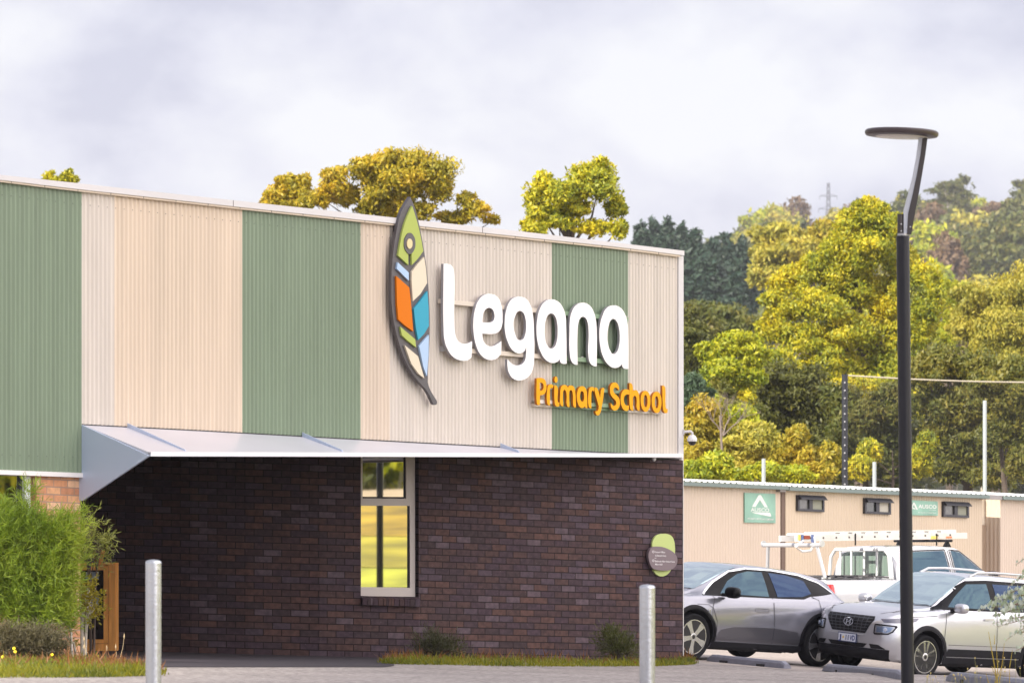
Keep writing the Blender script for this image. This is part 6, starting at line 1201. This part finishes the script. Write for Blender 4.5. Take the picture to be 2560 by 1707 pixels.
# ------------------------------------------------------------------ garden plants
def needles(twigs, per, L, wd, spread=.8, tw=.5):
    """twigs: (start, end, sag); needle leaves along each"""
    C, A, B = [], [], []
    for p, q, sg in twigs:
        p, q = np.array(p), np.array(q); t = RNG.uniform(.05, 1, (per, 1)); c = p + (q - p) * t; c[:, 2] += (sg * t[:, 0] * (1 - t[:, 0])); d = (q - p) / np.linalg.norm(q - p); a = d * (1 - spread * .4) + rnd_unit(per) * spread; a[:, 2] += .15; a /= np.linalg.norm(a, axis=1)[:, None]; l = RNG.uniform(.6, 1.25, (per, 1)) * L / 2
        b = np.cross(a, rnd_unit(per)); b /= np.linalg.norm(b, axis=1)[:, None]; C.append(c + a * l); A.append(a * l); B.append(b * wd / 2)
    return rhombi(np.concatenate(C), np.concatenate(A), np.concatenate(B))
def shrub(name, label, lst, conv, D, mat, ntw, per, L, wd, tl, bias=(.5, 0, .6), catg='shrub', spread=.8, twm=None, group=None):
    s = F / D; cl = []
    for x, y, rx, ry, k in [(*c, 1) for c in lst]:
        u, v = conv(x, y); u2, v2 = conv(x + rx, y + ry); cl.append((at(u, v, D), abs(u2 - u) / s, abs(v2 - v) / s))
    b = sum((c for c, _, _ in cl), Vector()) / len(cl); b.z = gz(b.x, b.y); t = thing(name, label, catg, b, group); tw = []; w = [a * h for _, a, h in cl]; mb = MB()
    for _ in range(ntw):
        c, rx, rz = random.choices(cl, w)[0]; d = Vector(rnd_unit(1)[0]); rad = random.uniform(.25, .98); p = c + Vector((d.x * rx, d.y * (rx + rz) * .42, d.z * rz)) * rad
        if p.z < gz(p.x, p.y) + .04: continue
        e = (d * .8 + Vector(bias) + Vector(rnd_unit(1)[0]) * .45).normalized(); tw.append((p, p + e * tl * random.uniform(.6, 1.3), -.10 * tl))
    for c, rx, rz in cl:
        mb.tube([Vector((lerp(b.x, c.x, .3), c.y, b.z)), b.lerp(c, .5) + Vector((0, 0, .05)), c], [.018, .012, .006], 6)
        for _ in range(8): q = c + Vector(rnd_unit(1)[0]) * (rx + rz) * .4; mb.tube([c.lerp(b, .25), q], [.006, .002], 5)
    mb.build('stem', twm or BARKD, t, smooth=60); quad_mesh('foliage', needles(tw, per, L, wd, spread), mat, t, b); return t
ZL = lambda x, y: (x / 3.093, 1200 + y / 3.093)
BOTT = leafmat('needle_green', [(.10, .16, .02), (.18, .27, .03), (.27, .36, .04), (.36, .42, .06), (.50, .50, .13)], trans=.4)
shrub('needle_leaved_shrub', 'big bright green needle leaved shrub against the tan brick pier', [(-150, 700, 190, 420), (60, 480, 170, 180), (260, 430, 180, 140), (420, 480, 140, 160), (480, 560, 100, 130), (80, 760, 200, 220), (330, 740, 210, 190), (440, 740, 110, 150), (120, 1030, 230, 160), (370, 1040, 180, 140), (420, 920, 90, 130), (210, 170, 45, 80), (20, 280, 100, 90), (540, 330, 50, 50)], ZL, 49.0, BOTT, 3300, 17, .11, .0075, .20)
shrub('needle_leaved_shrub', 'olive sprays hanging in front of the wooden cabinet', [(690, 470, 60, 110), (760, 480, 50, 60), (690, 330, 45, 60), (690, 600, 50, 60)], ZL, 49.6, leafmat('spray_green', [(.22, .25, .05), (.30, .31, .09), (.15, .18, .03), (.33, .30, .13)], trans=.35), 50, 15, .085, .0085, .20, bias=(.9, 0, .15))
shrub('twiggy_shrub', 'low grey olive twiggy shrub in front of the bright green shrub', [(60, 1290, 160, 90), (240, 1290, 170, 100), (120, 1240, 160, 70), (330, 1250, 130, 70), (400, 1310, 120, 75), (-80, 1300, 120, 80)], ZL, 48.2, leafmat('grey_olive', [(.11, .10, .055), (.15, .13, .07), (.08, .075, .04), (.17, .12, .08)], trans=.2), 1500, 13, .06, .006, .16, bias=(.2, 0, .5))
shrub('sapling', 'thin pale stemmed sapling with yellow green leaves beside the pier', [(690, 850, 60, 60), (700, 960, 60, 60), (640, 1010, 50, 50), (620, 900, 40, 60), (680, 1060, 40, 40), (500, 1190, 40, 60)], ZL, 49.4, leafmat('sapling_leaf', [(.26, .23, .02), (.33, .28, .03), (.19, .19, .02)], trans=.4), 105, 12, .05, .016, .14, bias=(.3, 0, .2), catg='tree', twm=BARKP)
b0, b1 = ZL(557, 1330), ZL(548, 1170); g0 = at(b0[0], b0[1], 49.3); g1 = at(b1[0], b1[1], 49.3)
sp_t = thing('young_tree', 'slim whitish young trunk low in front of the brick pier', 'tree', (g0.x, g0.y, gz(g0.x, g0.y))); mb = MB().tube([Vector((g0.x, g0.y, gz(g0.x, g0.y))), g1], [.017, .013], 8)
for x, y in ((500, 980), (600, 1010), (530, 1060)): q = ZL(x, y); mb.tube([g1, at(q[0], q[1], 49.3)], [.011, .004], 6)
mb.build('trunk', P('white_bark', (.60, .55, .50), .8), sp_t, smooth=60)
# ground covers
def cover(name, label, pts, dens, mats, h, wd, lean=.4):
    """pts: rows of ((u, vnear, vfar)); blades planted on the ground between near and far edge"""
    C = []; TT = []
    for _ in range(dens):
        i = random.uniform(0, len(pts) - 1.001); k = int(i); f = i - k; u = lerp(pts[k][0], pts[k + 1][0], f); t = random.random() ** 1.2; v = lerp(lerp(pts[k][1], pts[k + 1][1], f), lerp(pts[k][2], pts[k + 1][2], f), t); C.append(on_ground(u, v)); TT.append(t)
    C = np.array([tuple(c) for c in C])
    tt = np.array(TT)
    for j, (mat, frac, hh, nm) in enumerate(mats):
        n = int(len(C) * frac); pr = np.clip((tt - .25), .02, 1) ** 1.5 if j else np.ones(len(C)); c = C[RNG.choice(len(C), n, p=pr / pr.sum())] + RNG.normal(size=(n, 3)) * np.array([.05, .08, 0]); a = rnd_unit(n) * lean * RNG.uniform(.4, 1.8, (n, 1)); a[:, 2] = 1; a /= np.linalg.norm(a, axis=1)[:, None]; l = RNG.uniform(.3, 1.0, (n, 1)) * hh / 2 * (1 + .45 * np.sin(c[:, :1] * 9.1 + c[:, 1:2] * 3) * np.sin(c[:, :1] * 2.7 + 1)) * RNG.uniform(.5, 1.2, (n, 1)); b = np.cross(a, rnd_unit(n)); b /= np.linalg.norm(b, axis=1)[:, None]
        yield rhombi(c + a * l, a * l, b * RNG.uniform(.6, 1.3, (n, 1)) * wd / 2), mat, nm
GC = leafmat('ground_cover_green', [(.17, .18, .012), (.24, .23, .015), (.11, .14, .012), (.08, .10, .014)], trans=.4); DRY = leafmat('dry_stem', [(.20, .07, .018), (.26, .11, .035), (.15, .06, .02), (.28, .17, .06)], trans=.3); FLW = P('yellow_flower', (.85, .60, .01), .6)
def stuff(name, label, gen, extra=None):
    t = None
    for v, mat, nm in gen:
        if t is None: t = tag(quad_mesh(name, v, mat), label, 'ground cover', kind='stuff')
        else: quad_mesh(nm, v, mat, t)
    return t
stuff('ground_cover', 'low green and rusty ground cover along the foot of the brick wall', cover('g', '', [(968, 1659, 1655), (1050, 1661, 1646), (1160, 1663, 1645), (1300, 1666, 1647), (1500, 1666, 1648), (1640, 1665, 1650), (1700, 1662, 1654), (1722, 1660, 1657)], 6000, [(GC, 2.4, .11, ''), (DRY, .50, .19, 'dry_stems')], 0, .013, .8))
lf = stuff('ground_cover', 'green and rusty ground cover with yellow flowers under the shrubs at the left', cover('g', '', [(-30, 1694, 1640), (120, 1694, 1640), (200, 1693, 1655), (270, 1692, 1662), (330, 1690, 1672), (385, 1687, 1683)], 6000, [(GC, 2.4, .11, ''), (DRY, .35, .18, 'dry_stems')], 0, .013, .9))
mb = MB()
for x, y in ((20, 1365), (108, 1300), (118, 1325), (255, 1445), (280, 1422), (345, 1445), (375, 1440), (115, 1450), (520, 1445), (612, 1468), (760, 1365), (865, 1388), (402, 1348), (268, 1440), (335, 1450), (240, 1440)):
    u, v = ZL(x, y); p = at(u, v, 47.0); mb.lathe([(.004, -.004), (.015, 0), (.017, .006), (.006, .010)], 8, Matrix.Translation(p) @ Matrix.Rotation(R(70), 4, 'X'))
mb.build('flowers', FLW, lf)
mb = MB()
for (x1, y1), (x2, y2) in (((740, 1420), (825, 1300)), ((888, 1420), (895, 1290)), ((915, 1420), (960, 1210)), ((660, 1400), (650, 1230)), ((715, 1400), (650, 1290))):
    a, b = ZL(x1, y1), ZL(x2, y2); p, q = at(a[0], a[1], 47.5), at(b[0], b[1], 47.5); p.z = gz(p.x, p.y); mb.tube([p, p.lerp(q, .6) + Vector((.01, 0, 0)), q], [.004, .003, .002], 5); mb.lathe([(.002, -.02), (.009, 0), (.002, .035)], 6, Matrix.Translation(q))
mb.build('seed_stalks', P('straw', (.50, .38, .22), .8), lf)
FW = lambda x, y: (960 + x / 3.015, 1560 + y / 3.015)
GB = leafmat('grey_green_fine', [(.060, .068, .030), (.085, .090, .040), (.045, .05, .026), (.12, .09, .045)], trans=.3)
shrub('wall_bush', 'wispy grey green bush against the brick wall below the tall window', [(300, 200, 70, 55), (400, 190, 80, 70), (490, 200, 90, 60), (540, 225, 60, 40), (330, 130, 50, 50)], FW, 58.5, GB, 360, 14, .055, .006, .20, bias=(0, 0, .6), spread=.6)
shrub('wall_bush', 'denser green bush against the brick wall left of the right bollard', [(1720, 180, 70, 60), (1790, 200, 90, 65), (1850, 210, 60, 55), (1700, 110, 60, 50), (1760, 140, 60, 50)], FW, 60.5, leafmat('green_fine', [(.075, .09, .022), (.11, .12, .03), (.05, .065, .02), (.14, .09, .04)], trans=.3), 400, 14, .055, .006, .18, bias=(-.1, 0, .6), spread=.6)
# silver leaved sapling at the right edge
ZR = lambda x, y: (2380 + x / 4.795, 1380 + y / 4.795); DS = 40.0
SIL = leafmat('silver_leaf', [(.66, .70, .62), (.75, .76, .70), (.52, .60, .50), (.40, .48, .28), (.78, .76, .66)], trans=.25, glow=(1, 1, .8)); st = at(2590, 1700, DS); st.z = gz(st.x, DS)
sv = thing('silver_leaved_sapling', 'young gum with round silvery leaves reaching in from the right edge', 'tree', st); mb = MB(); C, A, B = [], [], []
mb.tube([st, Vector((st.x - .04, DS, st.z + .7)), at(2600, 1380, DS)], [.022, .016, .008], 8)
for x0, y0, x1, y1, n, r in ((1060, 20, 765, 150, 22, 20), (1060, 180, 680, 410, 38, 24), (1060, 420, 520, 560, 60, 28), (1060, 500, 450, 620, 60, 28), (1060, 640, 330, 690, 66, 27), (1060, 690, 480, 760, 54, 27), (1060, 560, 600, 700, 50, 28), (1060, 780, 470, 860, 44, 22), (1060, 830, 540, 890, 24, 20), (1060, 900, 760, 960, 20, 20), (900, 950, 640, 1060, 15, 22), (1060, 1120, 760, 1180, 22, 22), (1060, 1040, 850, 1060, 14, 24)):
    p, q = at(*ZR(x0, y0), DS + random.uniform(-.2, .2)), at(*ZR(x1, y1), DS + random.uniform(-.3, .3)); mb.tube([p, p.lerp(q, .5) + Vector((0, 0, .03)), q], [.005, .004, .0015], 5)
    for k in range(n):
        t = (k + random.random()) / n; c = p.lerp(q, t) + Vector((0, 0, .03 * 4 * t * (1 - t))) + Vector((random.uniform(-.012, .012), random.uniform(-.05, .05), random.uniform(-.022, .022))); rad = r / 4.795 / (F / DS) * random.uniform(1.0, 1.7) * (1.1 - .4 * t); a = Vector((random.uniform(-.35, .35), random.uniform(-.5, .5), 1)).normalized(); b = a.cross(Vector(rnd_unit(1)[0])).normalized()
        C.append(c); A.append(a * rad); B.append(b * rad * .8)
mb.build('branches', P('reddish_twig', (.24, .14, .08), .8), sv, smooth=60)
c, a, b = [np.array([tuple(q) for q in z]) for z in (C, A, B)]; v = np.concatenate([rhombi(c, a, b)]).reshape(-1, 4, 3); v[:, 1] += a * .15; v[:, 3] += a * .15
quad_mesh('leaves', v.reshape(-1, 3), SIL, sv, st)
# yellow reeds and weeds at the lower right
rd = thing('reed_clump', 'clump of tall yellow reed stalks in front of the silver car', 'plant', (at(2492, HY, 43).x, 43, gz(at(2492, HY, 43).x, 43))); mb = MB()
for (x0, y0), (xm, ym), (x1, y1), w in (((560, 1640), (500, 1310), (437, 950), 9), ((545, 1640), (545, 1360), (530, 1110), 7), ((560, 1600), (600, 1340), (628, 1085), 6), ((690, 1380), (708, 1270), (725, 1165), 6), ((510, 1640), (520, 1480), (475, 1360), 6), ((470, 1640), (430, 1540), (410, 1450), 7), ((500, 1640), (560, 1460), (605, 1330), 6), ((690, 1640), (690, 1480), (692, 1370), 5), ((508, 1100), (510, 1030), (508, 980), 5)):
    p, m_, q = [at(*ZR(x, y), 43) for x, y in ((x0, y0), (xm, ym), (x1, y1))]; r = w / 4.795 / (F / 43) * .85; mb.tube([p, m_, q], [r, r * .8, r * .35], 6)
mb.build('stalks', leafmat('reed', [(.45, .36, .015), (.52, .36, .05), (.36, .34, .02)], trans=.2), rd, smooth=60)
mb = MB(); wt = []
for k in range(34):
    u = random.uniform(2300, 2575); p = at(u, 1730, 41); p.z = gz(p.x, 41); h = random.uniform(.12, .36) * (1 if u > 2420 else .45) + .05; q = p + Vector((random.uniform(-.06, .06), random.uniform(-.05, .05), h)); wt.append((p, q))
for p, q in wt: mb.tube([p, q], [.0022, .0012], 4)
wd_ = tag(mb.build('weeds', P('weed_stem', (.35, .33, .12), .8)), 'thin dry weeds along the lower right edge of the path', 'weeds', kind='stuff')
mb = MB()
for p, q in wt: mb.lathe([(.002, -.008), (.005, -.002), (.005, .004), (.002, .009)], 6, Matrix.Translation(q))
mb.build('weed_heads', P('weed_heads', (.62, .50, .20), .8), wd_)
# ------------------------------------------------------------------ air
hz = MB().box((0, 674, 66), (3400, 1960, 142)); hm = bpy.data.materials.new('haze_air'); hm.use_nodes = True; t = hm.node_tree; t.nodes.clear(); o = t.nodes.new('ShaderNodeOutputMaterial'); v = t.nodes.new('ShaderNodeVolumePrincipled'); v.inputs['Color'].default_value = (.86, .88, 1, 1); v.inputs['Density'].default_value = .00016; v.inputs['Anisotropy'].default_value = .2; t.links.new(v.outputs[0], o.inputs['Volume'])
ho = hz.build('haze', hm); tag(ho, kind='stuff')
